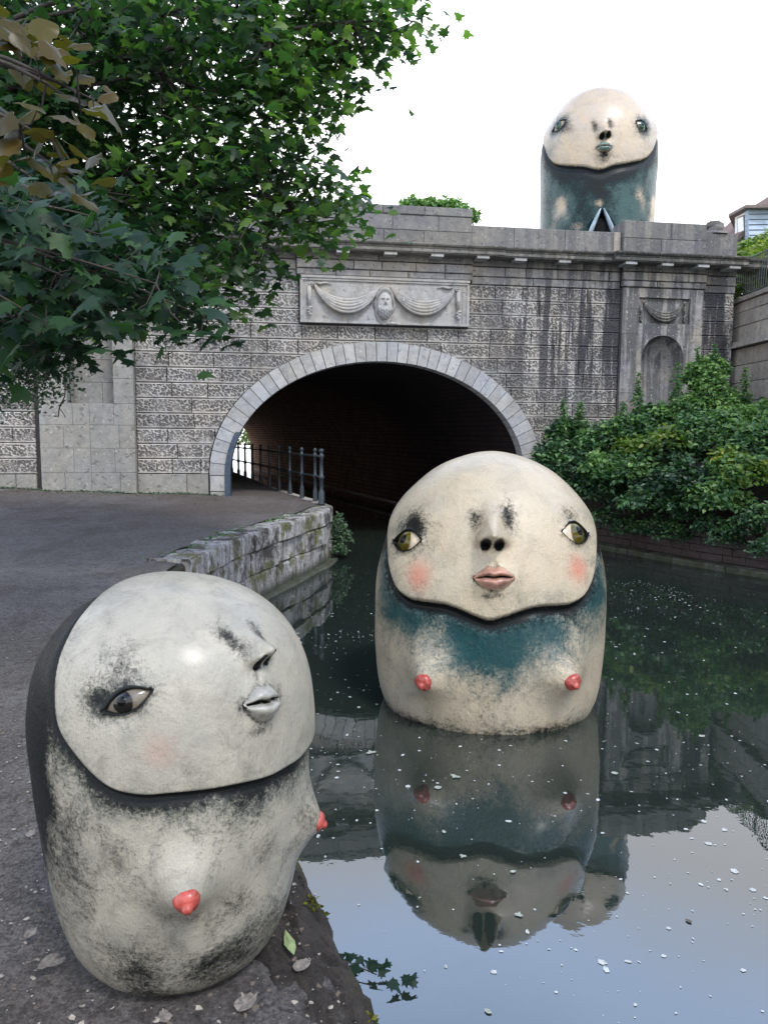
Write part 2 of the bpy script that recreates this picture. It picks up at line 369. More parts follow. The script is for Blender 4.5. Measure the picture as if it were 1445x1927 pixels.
# backing masonry behind the facing stones (with openings)
bk=B(); us=np.arange(-16,8.62,.04)
def allholes(u):
    h=[]
    e=ell(u,AI+.03,BI+.03)
    if e: h.append((-2,e))
    return h+hole_right(u)+hole_left(u)
for ua,ub in zip(us,us[1:]):
    um=(ua+ub)/2; segs=[(-1,6.72)]
    for a,b_ in allholes(um):
        ns=[]
        for s0,s1 in segs:
            if b_<=s0 or a>=s1: ns.append((s0,s1)); continue
            if a>s0: ns.append((s0,a))
            if b_<s1: ns.append((b_,s1))
        segs=ns
    for s0,s1 in segs: bk.quad(W(ua,-.05,s0),W(ub,-.05,s0),W(ub,-.05,s1),W(ua,-.05,s1))
bk.quad(W(8.60,-.05,-1),W(8.60,-1.2,-1),W(8.60,-1.2,6.7),W(8.60,-.05,6.7))
bk.quad(W(-16,-.05,6.7),W(8.6,-.05,6.7),W(8.6,-1.4,6.7),W(-16,-1.4,6.7))
adopt(bk.build('mortar_backing',M['joint']),portal)
class PP:     # proxy so stone() can adopt
    pass
def adopt_new(fn):
    before=set(C.objects); fn()
    for o in set(C.objects)-before: adopt(o,portal) if o.parent is None else None
def build_portal():
    z=6.04; k=0
    # rusticated courses
    while z>1.70:
        z0=z-.335
        for (ua,ub,lm,lx) in ((-5.52,-1.94 if z>5.1 else 5.66,.62,1.25),) if z>5.1 else ((-5.52,5.66,.62,1.25),):
            course(None,ua,ub,z0,z,0,M['verm'],lm,lx,hole=hole_arch,ch=.016,g=.008)
        if z>5.1: course(None,1.93,5.66,z0,z,0,M['verm'],.62,1.25,hole=hole_arch,ch=.014,g=.007)
        course(None,7.74,8.60,z0,z,0,M['verm'],.86,.9,ch=.014,g=.007)
        course(None,-12.5,-7.62,z0,z,0,M['verm'],.7,1.3,ch=.014,g=.007)
        z=z0
    # plinth
    course(None,-5.52,-AO+AC+.0,.95,1.68,.03,M['plinth'],.9,1.6,hole=hole_arch)
    course(None,-12.5,-7.62,.95,1.68,.03,M['plinth'],.8,1.5)
    course(None,AO+AC,5.66,.2,1.68,.03,M['plinth'],.8,1.2)
    # frieze bands
    for (a,b) in ((-12.5,-7.55),(-5.45,-2.0),(2.0,5.62),(7.76,8.60)):
        course(None,a,b,6.045,6.22,.02,M['ash'],.9,1.6); course(None,a,b,6.225,6.44,.035,M['ash'],.5,1.1); course(None,a,b,6.445,6.62,.05,M['corn'],.9,1.4)
    for (a,b,d) in ((-2.0,2.0,.12),(5.62,7.76,.13),(-7.55,-5.45,.14)):
        course(None,a,b,6.10,6.24,d+.01,M['ash'],.7,1.3); course(None,a,b,6.245,6.44,d+.03,M['ash'],.35,.8); course(None,a,b,6.445,6.62,d+.05,M['corn'],.6,1.2)
    # voussoirs
    nv=41; edges=[]
    ts=[PI*i/400 for i in range(401)]
    pts=[(AC-AI*math.cos(t),AS+BI*math.sin(t)) for t in ts]; s=[0]
    for a,b in zip(pts,pts[1:]): s.append(s[-1]+math.hypot(b[0]-a[0],b[1]-a[1]))
    tt=[float(np.interp(s[-1]*i/nv,s,ts)) for i in range(nv+1)]
    for i in range(nv):
        t0=tt[i]+.0022;t1=tt[i+1]-.0022; b=B(); o=.045+random.uniform(-.006,.006); n=3
        I=[];Q=[]
        for j in range(n+1):
            t=t0+(t1-t0)*j/n
            I.append((AC-AI*math.cos(t),AS+BI*math.sin(t)))
            # outer point along the ellipse normal
            nx,nz_=-math.cos(t)/AI,math.sin(t)/BI; l=math.hypot(nx,nz_); wd=.43
            Q.append((I[-1][0]+nx/l*wd,I[-1][1]+nz_/l*wd))
        for j in range(n):
            b.quad(W(I[j][0],o,I[j][1]),W(I[j+1][0],o,I[j+1][1]),W(Q[j+1][0],o,Q[j+1][1]),W(Q[j][0],o,Q[j][1]))
            b.quad(W(I[j][0],-.4,I[j][1]),W(I[j+1][0],-.4,I[j+1][1]),W(I[j+1][0],o,I[j+1][1]),W(I[j][0],o,I[j][1]))
            b.quad(W(Q[j][0],o,Q[j][1]),W(Q[j+1][0],o,Q[j+1][1]),W(Q[j+1][0],-.12,Q[j+1][1]),W(Q[j][0],-.12,Q[j][1]))
        for j in (0,n): b.quad(W(I[j][0],o,I[j][1]),W(Q[j][0],o,Q[j][1]),W(Q[j][0],-.12,Q[j][1]),W(I[j][0],-.12,I[j][1]))
        b.build('voussoir',M['arch'])
    b=B()
    for i in range(80):
        t0,t1=PI*i/80,PI*(i+1)/80; q=lambda t,o,r=.035:W(AC-(AI+r)*math.cos(t),o,AS+(BI+r)*math.sin(t))
        b.quad(q(t0,-.04),q(t1,-.04),q(t1,-.6),q(t0,-.6)); b.quad(q(t0,-.56,0),q(t1,-.56,0),q(t1,-.56,3.5),q(t0,-.56,3.5))
    for sg in (-1,1):
        e=AC+sg*(AI+.035); b.quad(W(e,-.04,-1),W(e,-.6,-1),W(e,-.6,AS),W(e,-.04,AS)); f=AC+sg*(AI+.6); b.quad(W(e-sg*.03,-.56,-1),W(f,-.56,-1),W(f,-.56,AS+.3),W(e-sg*.03,-.56,AS+.3))
    b.build('mortar_backing',M['joint'])
    # jamb stones below the springing, both sides
    for sgn in (-1,1):
        for k,(z0,z1) in enumerate(((-.4,.25),(.25,.9),(.9,1.28),(1.28,1.645))) :
            ua,ub=(AC-AI-.43,AC-AI) if sgn<0 else (AC+AI,AC+AI+.43)
            stone(None,ua,ub,z0,z1,.045,M['arch'] if k>2 else M['plinth'],name='jamb_stone',depth=.44)
    # cornice, in lengths; breaks forward over the panel and the pilasters
    runs=((-12.5,-7.7,.40),(-7.7,-5.3,.52),(-5.3,-2.3,.40),(-2.3,2.66,.47),(2.66,5.24,.40),(5.24,8.58,.53),(8.58,11.5,.36))
    for a,b_,d in runs:
        u=a
        while u<b_-.02:
            l=random.uniform(1.1,1.5); ue=b_ if b_-(u+l)<.6 else u+l
            prof=[(-.05,6.59),(d-.03,6.59),(d-.03,6.615),(d,6.615),(d,6.675),(d-.035,6.69),(d-.02,6.70),(d-.02,6.725),(d+.03,6.745),(d+.05,6.775),(d+.05,6.80),(-.35,6.845),(-.35,6.6)]
            b=B(); n=len(prof); e0,e1=u+.003,ue-.003
            b.v=[tuple(W(e0,p,q)) for p,q in prof]+[tuple(W(e1,p,q)) for p,q in prof]
            for i in range(n):
                j=(i+1)%n; b.f.append((i,j,n+j,n+i)[::-1])
            b.f.append(tuple(range(n))); b.f.append(tuple(range(n,2*n))[::-1])
            b.build('cornice_stone',M['corn']); u=ue
    # modillion blocks under the cornice
    for um,d in [(-4.9,.37),(-3.7,.37),(-2.8,.37),(-1.0,.44),(.05,.44),(1.1,.44),(2.15,.44),(3.05,.37),(4.1,.37),(5.65,.5),(6.55,.5),(7.45,.5),(8.25,.5)]:
        b=B(); b.hexa([W(um-.14,.10,6.53),W(um-.14,d,6.53),W(um+.14,d,6.53),W(um+.14,.10,6.53),W(um-.14,.10,6.585),W(um-.14,d,6.585),W(um+.14,d,6.585),W(um+.14,.10,6.585)][::1])
        b.build('modillion',M['arch'])
    # parapet stones
    def prun(a,b_,zt,o,rows,lm,lx,dp=.45):
        z0=6.83
        for r in range(rows):
            z1=z0+(zt-6.83)/rows; course(None,a,b_,z0,z1,o,M['para'],lm,lx,depth=dp,g=.003,ch=.01); z0=z1
    prun(-2.2,1.97,7.50,.08,2,.8,1.3,.6); course(None,-2.2,1.98,7.50,7.69,.10,M['para'],.8,1.3,depth=.64,g=.003)
    prun(1.98,5.42,7.36,0,1,.9,1.4); prun(-5.3,-2.2,7.3,0,1,.9,1.4); prun(-7.6,-5.3,7.55,.1,1,.8,1.1); prun(-12,-7.6,7.3,0,1,.9,1.4)
    course(None,5.42,5.62,6.83,7.37,.0,M['wing'],.2,.2,depth=.45)
    prun(5.62,7.71,7.61,.12,2,.9,1.2,.6); prun(7.71,8.6,7.45,0,1,.85,.9)
    # right pilaster with tablet and niche
    rows=[(1.2,1.7),(1.7,2.25),(2.25,2.95),(2.95,3.62),(3.62,4.3),(4.3,5.02),(5.02,5.60),(5.60,6.09)]
    for i,(a,b_) in enumerate(rows):
        cuts=[5.67,6.05+.18*(i%2),6.74,7.43-.16*(i%2),7.73]
        for c0,c1 in zip(cuts,cuts[1:]): stone(None,c0,c1,a,b_,.09,M['ash'],depth=.14,hole=hole_right,g=.002,ch=.004,shift=False)
    # left pilaster with recessed panel
    rows=[(.95,1.72),(1.72,2.25),(2.25,2.75),(2.75,3.21),(3.21,3.75),(3.75,4.3),(4.3,4.9),(4.9,5.5),(5.5,6.09)]
    for i,(a,b_) in enumerate(rows):
        cuts=[-7.48,-7.0+.2*(i%2),-6.45,-5.85-.1*(i%2),-5.52]
        if a>3.2 and b_<5.6: cuts=[-7.48,-6.9,-5.94,-5.52]
        for c0,c1 in zip(cuts,cuts[1:]): stone(None,c0,c1,a,b_,.20,M['plinth'],depth=.66,hole=hole_left,g=.002,ch=.006,shift=False)
    q=B(); q.quad(W(-7.1,-.95,2.9),W(-5.8,-.95,2.9),W(-5.8,-.95,5.9),W(-7.1,-.95,5.9)); q.quad(W(-6.93,-.05,3),W(-6.93,-.62,3),W(-6.93,-.62,5.8),W(-6.93,-.05,5.8)); q.build('mortar_backing',M['joint'])
    for i,(a,b_) in enumerate([(3.21,3.7),(3.7,4.2),(4.2,4.8),(4.8,5.6)]):
        cuts=[-6.9,-6.3+.35*(i%2),-5.94]
        for c0,c1 in zip(cuts,cuts[1:]): stone(None,c0,c1,a,b_,-.42,M['plinth'],name='recess_stone',depth=.5,g=.003,ch=.004)
adopt_new(build_portal)
# niche lining
b=B(); no=.09; na=20
def nr(a,zz,r=NR): return W(NX-r*math.cos(a),no-r*math.sin(a)*.8,zz)
def niche():
    for i in range(na):
        a0,a1=PI*i/na,PI*(i+1)/na
        b.quad(nr(a0,NB),nr(a1,NB),nr(a1,NSP),nr(a0,NSP))
        for j in range(8):
            e0,e1=PI/2*j/8,PI/2*(j+1)/8
            q=lambda a,e: W(NX-NR*math.cos(a)*math.cos(e),no-NR*math.sin(a)*math.cos(e)*.8,NSP+NR*math.sin(e))
            b.quad(q(a0,e0),q(a1,e0),q(a1,e1),q(a0,e1))
    b.quad(*[nr(PI*i/na,NB) for i in range(na+1)])
    b.build('niche',M['ash'],None,False)
adopt_new(niche)
# tablet recess (right) and its festoon
def festoon(u0,u1,z_top,sag,o,strands,r,mat,name='festoon'):
    b=B()
    for k in range(strands):
        f=k/(strands-1); sg=sag*(.62+.46*f); pts=[];rr=[]
        for i in range(17):
            t=i/16; u=u0+(u1-u0)*t; c=1-(2*t-1)**2; c=c**.85
            pts.append(W(u,o+.02+.10*c*(1-.5*abs(f-.6)),z_top-sg*c-.015*f*(1-c))); rr.append(r*(.35+.65*c))
        b.tube(pts,rr,6)
    return b.build(name,mat,None,True)
def drop(u,z0,z1,o,mat,w=.045):
    b=B(); b.tube([W(u+.01,o+.03,z0),W(u-.005,o+.045,(z0+z1)/2+.1),W(u+.0,o+.04,z1+.14)],[w*.6,w*.8,w*.5],6)
    b.tube([W(u-.03,o+.03,z0-.02),W(u-.035,o+.04,(z0+z1)/2)],[w*.3,w*.5],5)
    for i in range(5):
        z=z1+.13-.035*i; b.lathe([(.01,-.035),(w*(1.1-.1*i),-.01),(w*(1.0-.1*i),.012),(.01,.035)],W(u+.012*(-1)**i,o+.045,z),8)
    b.build('ribbon_drop',mat,None,True)
def rosette(u,z,o,mat,r=.05):
    b=B(); pts=[];rr=[]
    for i in range(14):
        a=i/13*PI*3.2; q=r*(1-i/15); pts.append(W(u+q*math.cos(a),o+.045+.002*i,z+q*math.sin(a))); rr.append(.016)
    b.tube(pts,rr,5); b.build('rosette',mat,None,True)
def tablet():
    b=B(); z0,z1,u0,u1=5.27,5.87,6.08,7.40
    b.quad(W(u0,.02,z0),W(u1,.02,z0),W(u1,.02,z1),W(u0,.02,z1))
    for p,q in (((u0,z0),(u1,z0)),((u1,z0),(u1,z1)),((u1,z1),(u0,z1)),((u0,z1),(u0,z0))): b.quad(W(p[0],.09,p[1]),W(q[0],.09,q[1]),W(q[0],.02,q[1]),W(p[0],.02,p[1]))
    b.build('tablet_recess',M['ash'])
    festoon(6.22,7.24,5.76,.40,.03,4,.035,M['corn']); drop(6.16,5.74,5.32,.02,M['corn'],.035); drop(7.28,5.74,5.34,.02,M['corn'],.03)
    rosette(6.21,5.76,.02,M['corn'],.04); rosette(7.26,5.76,.02,M['corn'],.04)
adopt_new(tablet)
# central carved panel
def panel():
    u0,u1,z0,z1=-1.925,1.925,5.07,6.085
    b=B(); b.hexa([W(u0,-.04,z0),W(u0,.12,z0),W(u1,.12,z0),W(u1,-.04,z0),W(u0,-.04,z1),W(u0,.12,z1),W(u1,.12,z1),W(u1,-.04,z1)]); b.build('panel_slab',M['carve'])
    for (a,c,d,e,pr,nm) in ((u0,u1,6.035,6.088,.17,'moulding'),(u0+.03,u1-.03,5.985,6.03,.15,'moulding'),(u0,u1,5.065,5.12,.145,'moulding'),(u0,u0+.06,5.12,5.98,.145,'moulding'),(u1-.06,u1,5.12,5.98,.145,'moulding'),(u1-.16,u1-.125,5.12,5.95,.135,'moulding')):
        q=B(); q.hexa([W(a,.0,d),W(a,pr,d),W(c,pr,d),W(c,.0,d),W(a,.0,e),W(a,pr,e),W(c,pr,e),W(c,.0,e)]); q.build(nm,M['carve'])
    for sgn in (-1,1):
        a,c=(-1.62,-.16) if sgn<0 else (.10,1.58)
        festoon(a,c,5.90,.56,.13,5,.046,M['carve'])
        us=-1.72 if sgn<0 else 1.66
        drop(us,5.86,5.25,.13,M['carve'],.06); rosette(us+.04*-sgn,5.88,.13,M['carve'],.06)
        q=B(); q.tube([W(us-.14*sgn,.15,5.93),W(us-.24*sgn,.16,5.90),W(us-.36*sgn,.15,5.93),W(us-.5*sgn,.14,5.90)],[.02,.035,.02,.008],6); q.build('ribbon',M['carve'],None,True)
    # bearded head with a hood
    nt_,nz_=40,44; uc,zc=-.04,5.52; V=[];Fq=[]
    for j in range(nz_+1):
        e=-PI/2+PI*j/nz_
        for i in range(nt_+1):
            a=-PI/2+PI*i/nt_
            x=math.cos(e)*math.sin(a); y=math.cos(e)*math.cos(a); z=math.sin(e)
            wx=.17 if z>0 else .17+.02*math.sin(-z*3)
            r=1.0; X=x*wx; Z=z*(.30 if z>0 else .36); D=y*.15
            g=lambda cx,cz,sx,sz: math.exp(-((X-cx)/sx)**2-((Z-cz)/sz)**2)
            D+=.07*g(0,.035,.018,.05)+.05*g(0,.0,.026,.02)+.03*g(-.055,.1,.05,.018)+.03*g(.055,.1,.05,.018)
            D-=.04*g(-.05,.065,.026,.018)+.04*g(.05,.065,.026,.018)
            D+=.035*g(-.04,-.035,.045,.016)+.035*g(.04,-.035,.045,.016)-.03*g(0,-.062,.03,.01)
            if Z<-.05: D+=.05*min(1,(-.05-Z)/.1)*(1+.35*math.sin(X*110+Z*20)+.25*math.sin(Z*90+X*60))
            V.append(tuple(W(uc+X,.13+D,zc+Z)))
    for j in range(nz_):
        for i in range(nt_): Fq.append((j*(nt_+1)+i,j*(nt_+1)+i+1,(j+1)*(nt_+1)+i+1,(j+1)*(nt_+1)+i))
    link('carved_head',mesh('carved_head',V,Fq,M['carve'],True))
    q=B()     # hood folds round the brow and shoulders
    for k,(rx,rz,rad) in enumerate(((.20,.31,.045),(.17,.27,.04),(.225,.28,.03))):
        pts=[];rr=[]
        for i in range(15):
            a=-.28*PI+1.56*PI*i/14; 
            pts.append(W(uc+rx*math.cos(a)*(1+.12*(math.sin(a)<0)),.15+.06*max(0,math.sin(a))-.012*k,zc+.0+rz*math.sin(a)*.98)); rr.append(rad*(.6+.5*max(0,math.sin(a))))
        q.tube(pts,rr,6)
    q.build('carved_hood',M['carve'],None,True)
    q=B()
    for k in range(3):
        pts=[W(uc+(.21-.03*k)*math.cos(a),.14,zc-.05+(.40-.04*k)*math.sin(a)) for a in [PI+PI*i/12 for i in range(13)]]
        q.tube(pts,[.018+.012*math.sin(PI*i/12) for i in range(13)],5)
    q.build('beard_curl',M['carve'],None,True)
    q=B(); q.lathe([(.02,-.03),(.10,-.01),(.12,.02),(.03,.05)],W(.13,.15,5.07),8,(1,.6)); q.build('broken_scroll',M['arch'],None,True)
adopt_new(panel)

# ------------------------------------------------------------ tunnel bore
dT=Vector((-.36,.933,0)).normalized()
def bore():
    prof=[(AC-AI,-1.0),(AC-AI,.3),(AC-AI,AS)]+[(AC-AI*math.cos(PI*i/40),AS+BI*math.sin(PI*i/40)) for i in range(1,40)]+[(AC+AI,AS),(AC+AI,.3),(AC+AI,-1.0)]
    L=34.; ns=34; V=[];Fq=[];uv=[]
    s=[0]
    for a,c in zip(prof,prof[1:]): s.append(s[-1]+math.hypot(c[0]-a[0],c[1]-a[1]))
    for j in range(ns+1):
        for i,(u,z) in enumerate(prof):
            V.append(tuple(W(u,-.38,z)+dT*(L*j/ns)))
    n=len(prof)
    for j in range(ns):
        for i in range(n-1): Fq.append((j*n+i,j*n+i+1,(j+1)*n+i+1,(j+1)*n+i)); uv.append([(L*j/ns,s[i]),(L*j/ns,s[i+1]),(L*(j+1)/ns,s[i+1]),(L*(j+1)/ns,s[i])])
    # outer shell so that the bore is closed to the sky
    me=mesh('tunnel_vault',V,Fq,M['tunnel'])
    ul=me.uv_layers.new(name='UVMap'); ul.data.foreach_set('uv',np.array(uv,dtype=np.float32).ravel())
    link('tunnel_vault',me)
    b=B(); pts=[W(AC+AI-.05,-.4,.22)+dT*t for t in range(0,34,3)]; b.tube(pts,.06,4); b.build('rubbing_strip',M['wing'])
adopt_new(bore)
# iron rope guard on the left jamb, following the opening
def guard():
    b=B(); P=[]
    for z in np.linspace(1.05,2.62,12):
        e=AC-AI*math.sqrt(max(0,1-((max(z,AS)-AS)/BI)**2)); P.append((e,z))
    for i in range(len(P)-1):
        (ua,za),(ub,zb)=P[i],P[i+1]
        for (p,q,r,s_) in (((-.10,.075),(.03,.075),(-.10,.075),(.03,.075)),):
            b.quad(W(ua-.10,.075,za),W(ua+.025,.08,za),W(ub+.025,.08,zb),W(ub-.10,.075,zb))
        b.quad(W(ua+.025,.08,za),W(ua+.025,-.45,za),W(ub+.025,-.45,zb),W(ub+.025,.08,zb))
        b.quad(W(ua-.10,.04,za),W(ua-.10,.075,za),W(ub-.10,.075,zb),W(ub-.10,.04,zb))
    b.build('rope_guard',M['guard'])
adopt_new(guard)

# ------------------------------------------------------------ ground
EDGE=[(1.6,-4),(.75,-1),(.42,.3),(.12,1.3),(-.02,1.76),(-.15,2.05),(-.30,2.48),(-.55,3.1),(-1.0,4.2),(-1.6,5.5),(-2.1,6.8),(-2.32,8.0),(-2.33,8.6),(-2.27,9.3),(-2.12,10.3),(-1.95,11.2),(-1.74,12.1),(-1.44,13.2),(-1.14,14.3),(-1.04,15.2),(-1.10,15.62),(-1.30,16.0),(-1.72,16.9)]
t_=0
while t_<36: EDGE.append((-1.72+dT.x*(t_+1),16.9+dT.y*(t_+1))); t_+=3
EDGE.append((-22,70))
ey=[e[1] for e in EDGE]; ex=[e[0] for e in EDGE]
def edgeX(Y): return float(np.interp(Y,ey,ex))
def pathz(X,Y):
    d=float(np.interp(Y,[8,16.5],[0,1])); l=float(np.interp(X,[-9,-5.5,-2.5],[.34,.20,.05]))
    return 1.085+d*l*1.0+.012*math.sin(X*3.1+Y*1.7)+.01*math.sin(Y*4.3-X*2)
def towpath():
    ys=list(np.arange(-4,1,.5))+list(np.arange(1,17,.22))+list(np.arange(17,54,1.0)); V=[];Fq=[]; n=26
    for Y in ys:
        xe=edgeX(Y)-(.06 if Y<8.6 else .38 if Y<16 else .18)
        for i in range(n+1):
            f=i/n; X=xe-14*(f**1.6); V.append((X,Y,pathz(X,Y)))
    for j in range(len(ys)-1):
        for i in range(n): Fq.append((j*(n+1)+i,(j+1)*(n+1)+i,(j+1)*(n+1)+i+1,j*(n+1)+i+1))
    tag(link('towpath',mesh('towpath',V,[f[::-1] for f in Fq],M['path'],True)),kind='structure')
towpath()
b=B(); b.quad((-200,-80,0),(200,-80,0),(200,160,0),(-200,160,0)); tag(b.build('canal_water',M['water']),kind='structure')
b=B(); b.quad((-200,-80,-1.3),(200,-80,-1.3),(200,160,-1.3),(-200,160,-1.3)); tag(b.build('canal_bed',M['mud']),kind='structure')
# upper land behind the portal (bridge deck and the ground round the house) and land to the left
b=B()
b.quad(W(-60,-.9,6.5),W(8.3,-.9,6.5),W(8.3,-8.0,6.5),W(-60,-8.0,6.5)); tag(b.build('road',M['path']),kind='structure')
def land():
    b=B()
    # around the bore: two hills flanking and covering it
    b.quad(W(-60,-8,6.5),W(8.3,-8,6.5),W(8.3,-34,6.6),W(-60,-34,6.6))
    tag(b.build('upper_ground',M['turf']),kind='structure')
land()
# quay: coping stones, wall stones (parts of one quay wall)
quay=empty('quay_wall',(-1.6,12,0)); tag(quay,'low mossy stone quay wall curving along the towpath to the tunnel mouth','quay wall')
def quaybuild():
    E=np.array(EDGE[:23]); s=np.r_[0,np.cumsum(np.hypot(*np.diff(E,axis=0).T))]
    def P(t): return np.array([np.interp(t,s,E[:,0]),np.interp(t,s,E[:,1])])
    def fr(t):
        d=P(min(t+.15,s[-1]))-P(max(t-.15,0)); d/=np.linalg.norm(d); return d,np.array([d[1],-d[0]])
    def block(t0,t1,z0,z1,out,inn,mat,name,rag=.02):
        n=3; b=B(); rows=[]
        r1=random.uniform(-rag,rag)
        for i in range(n+1):
            t=t0+(t1-t0)*i/n; p=P(t); d,nn=fr(t); o=out+r1+random.uniform(-rag,rag)*.6; zt=z1+random.uniform(-rag,rag)*.5
            q0=p+nn*o; q1=p-nn*inn; q2=p+nn*(o-.03)
            rows.append([(q0[0],q0[1],z0),(q0[0],q0[1],zt-.035),(q2[0],q2[1],zt),(q1[0],q1[1],zt+.005),(q1[0],q1[1],z0)])
        for r in rows: b.v+=r
        for i in range(n):
            for k in range(5):
                k2=(k+1)%5; b.f.append((i*5+k,(i+1)*5+k,(i+1)*5+k2,i*5+k2))
        b.f.append((0,1,2,3,4)); b.f.append(tuple(n*5+k for k in range(5))[::-1])
        b.build(name,mat)
    near=float(s[8]); 
    t=.2
    while t<s[-1]-.2:       # coping
        l=random.uniform(.55,1.0); e=min(t+l,s[-1])
        isn=P(t)[1]<8.4
        block(t+.008,e-.008,.82,1.095-(.035 if isn else 0),.02 if not isn else -.02,.48,M['quay'] if not isn else M['soil'],'coping_stone',.03 if not isn else .006); t=e
    for r,(z0,z1) in enumerate(((.45,.81),(-.3,.44))):
        t=.3+.3*r
        while t<s[-1]-.2:
            l=random.uniform(.45,1.3); e=min(t+l,s[-1]); block(t+.012,e-.012,z0,z1-.016,-.03,.4,M['quay'],'stone',.03); t=e
    t=.3        # mossy footing ledge at the waterline
    while t<s[-1]-.2:
        e=min(t+1.6,s[-1]); block(t,e,-.4,.045,.10,.3,M['quay'],'footing_stone',.02); t=e
before=set(C.objects); quaybuild()
for o in set(C.objects)-before: adopt(o,quay)
# kerb along the path inside the tunnel
b=B()
for i in range(21,len(EDGE)-2):
    (x0,y0),(x1,y1)=EDGE[i],EDGE[i+1]
    b.hexa([(x0-.25,y0,.0),(x0,y0,.0),(x1,y1,.0),(x1-.25,y1,.0),(x0-.25,y0,1.13),(x0,y0,1.13),(x1,y1,1.13),(x1-.25,y1,1.13)])
adopt(b.build('kerb',M['wing']),quay)
# soil and moss strip along the near edge
def verge():
    V=[];Fq=[]; ys=np.arange(.4,5.2,.022); n=26
    for Y in ys:
        xe=edgeX(Y)
        for i in range(n+1):
            f=i/n; X=xe+.035-(.50+.10*math.sin(Y*2.3)+.07*math.sin(Y*6.1+1)+.05*math.sin(Y*13))*f; z=1.075+.035*math.sin(PI*min(1,f*1.2))+random.uniform(-.009,.009)+.014*math.sin(Y*31+X*23)*math.sin(X*41-Y*13)-(.07 if i==0 else .02 if i==1 else 0); X+=(.008*math.sin(Y*7)+.008*math.sin(Y*17+2)+random.uniform(-.006,.006)+.012*math.sin(Y*43)*math.sin(Y*27))*(1 if i<3 else 0)
            if i==n: z=1.055
            V.append((X,Y,z))
    for j in range(len(ys)-1):
        for i in range(n): Fq.append((j*(n+1)+i,j*(n+1)+i+1,(j+1)*(n+1)+i+1,(j+1)*(n+1)+i))
    tag(link('earth_verge',mesh('earth_verge',V,Fq,M['soil'],False)),kind='structure')
verge()

# ------------------------------------------------------------ railing
rail=empty('railing',(-1.9,16.8,1.1)); tag(rail,'dark iron post and rail railing leading from the quay end into the tunnel','railing')
RP=[(-1.32,15.56),(-1.50,16.06),(-1.88,16.9)]+[(-1.88+dT.x*t,16.9+dT.y*t) for t in (1.15,2.3,3.45,4.6,5.8,7.0,8.2,9.5,11,13,15)]
for i,(x,y) in enumerate(RP):
    b=B(); r=.032 if i else .042
    b.lathe([(r*1.9,0),(r*1.9,.03),(r*1.7,.05),(r*1.6,.27),(r*1.15,.30),(r,.33),(r,.53),(r*1.5,.55),(r*1.6,.58),(r*1.5,.61),(r,.63),(r*.9,.98),(r*1.35,1.0),(r*1.4,1.05),(r*1.0,1.07),(r*.7,1.09),(r*1.3,1.12),(r*1.4,1.15),(r*.9,1.18),(0.004,1.19)],(x,y,1.10),10)
    adopt(b.build('post',M['iron'],None,True),rail)
for z in (1.69,2.12):
    b=B(); b.tube([(x,y,z) for x,y in RP],.021,6); adopt(b.build('rail',M['iron'],None,True),rail)

# ------------------------------------------------------------ right bank and wing wall
wing=empty('wing_wall',(8.7,16,0)); tag(wing,'pale ashlar wing wall with a projecting ledge right of the portal','wall')
def wingw():
    xw=8.66
    P0=Vector((8.70,18.42)); P1=Vector((8.72,9.0))
    rows=[(0,.6),(.6,1.2),(1.2,1.8),(1.8,2.4),(2.4,3.0),(3.0,3.45),(3.45,3.9),(3.9,4.32),(4.32,4.72),(4.90,5.28),(5.28,5.62),(5.62,5.86)]
    for r,(z0,z1) in enumerate(rows):
        ys=[19.7]
        while ys[-1]>9: ys.append(ys[-1]-random.uniform(.7,1.2))
        for ya,yb in zip(ys,ys[1:]):
            b=B(); e=.008; o=random.uniform(-.01,.01)+(.05 if z0>4.8 else 0)
            b.hexa([(xw+o,yb+e,z0+e),(xw+.5,yb+e,z0+e),(xw+.5,ya-e,z0+e),(xw+o,ya-e,z0+e),(xw+o,yb+e,z1-e),(xw+.5,yb+e,z1-e),(xw+.5,ya-e,z1-e),(xw+o,ya-e,z1-e)]); b.build('stone',M['wing'])
    y=19.7
    while y>9.2:
        b=B(); yy=y-1.3; b.hexa([(xw-.16,yy+.01,4.74),(xw+.5,yy+.01,4.74),(xw+.5,y-.01,4.74),(xw-.16,y-.01,4.74),(xw-.12,yy+.01,4.88),(xw+.5,yy+.01,4.9),(xw+.5,y-.01,4.9),(xw-.12,y-.01,4.88)]); b.build('ledge_stone',M['wing'])
        b=B(); b.hexa([(xw-.02,yy+.01,5.87),(xw+.6,yy+.01,5.87),(xw+.6,y-.01,5.87),(xw-.02,y-.01,5.87),(xw-.02,yy+.01,5.97),(xw+.6,yy+.01,5.97),(xw+.6,y-.01,5.97),(xw-.02,y-.01,5.97)]); b.build('coping_stone',M['turf'] if random.random()<.5 else M['wing'])
        y=yy
    b=B(); b.quad((xw+.1,19.7,0),(xw+.1,9,0),(xw+.1,9,5.86),(xw+.1,19.7,5.86)); b.build('mortar_backing',M['joint'])
before=set(C.objects); wingw()
for o in set(C.objects)-before: adopt(o,wing)
b=B(); b.quad((8.8,-10,5.86),(80,-10,5.86),(80,90,5.86),(8.8,90,5.86)); tag(b.build('upper_bank',M['turf']),kind='structure')
fence=empty('metal_fence',(8.9,15,5.97)); tag(fence,'thin dark vertical bar fence on top of the right wing wall','fence')
b=B()
for z in (6.12,6.95): b.tube([(8.95,19.6,z),(8.95,11.2,z)],.016,5)
adopt(b.build('rail',M['iron']),fence)
bar=B(); bar.box((0,0,.5),(.009,.009,.5)); bm_=None
for k in range(76):
    y=19.55-.11*k
    if bm_ is None: o=bar.build('bar',M['iron']); bm_=o.data
    else: o=link('bar',bm_)
    o.location=(8.95,y,5.97); adopt(o,fence)
for y in (19.6,16.9,14.2,11.3):
    q=B(); q.box((8.95,y,6.5),(.022,.022,.54)); adopt(q.build('post',M['iron']),fence)

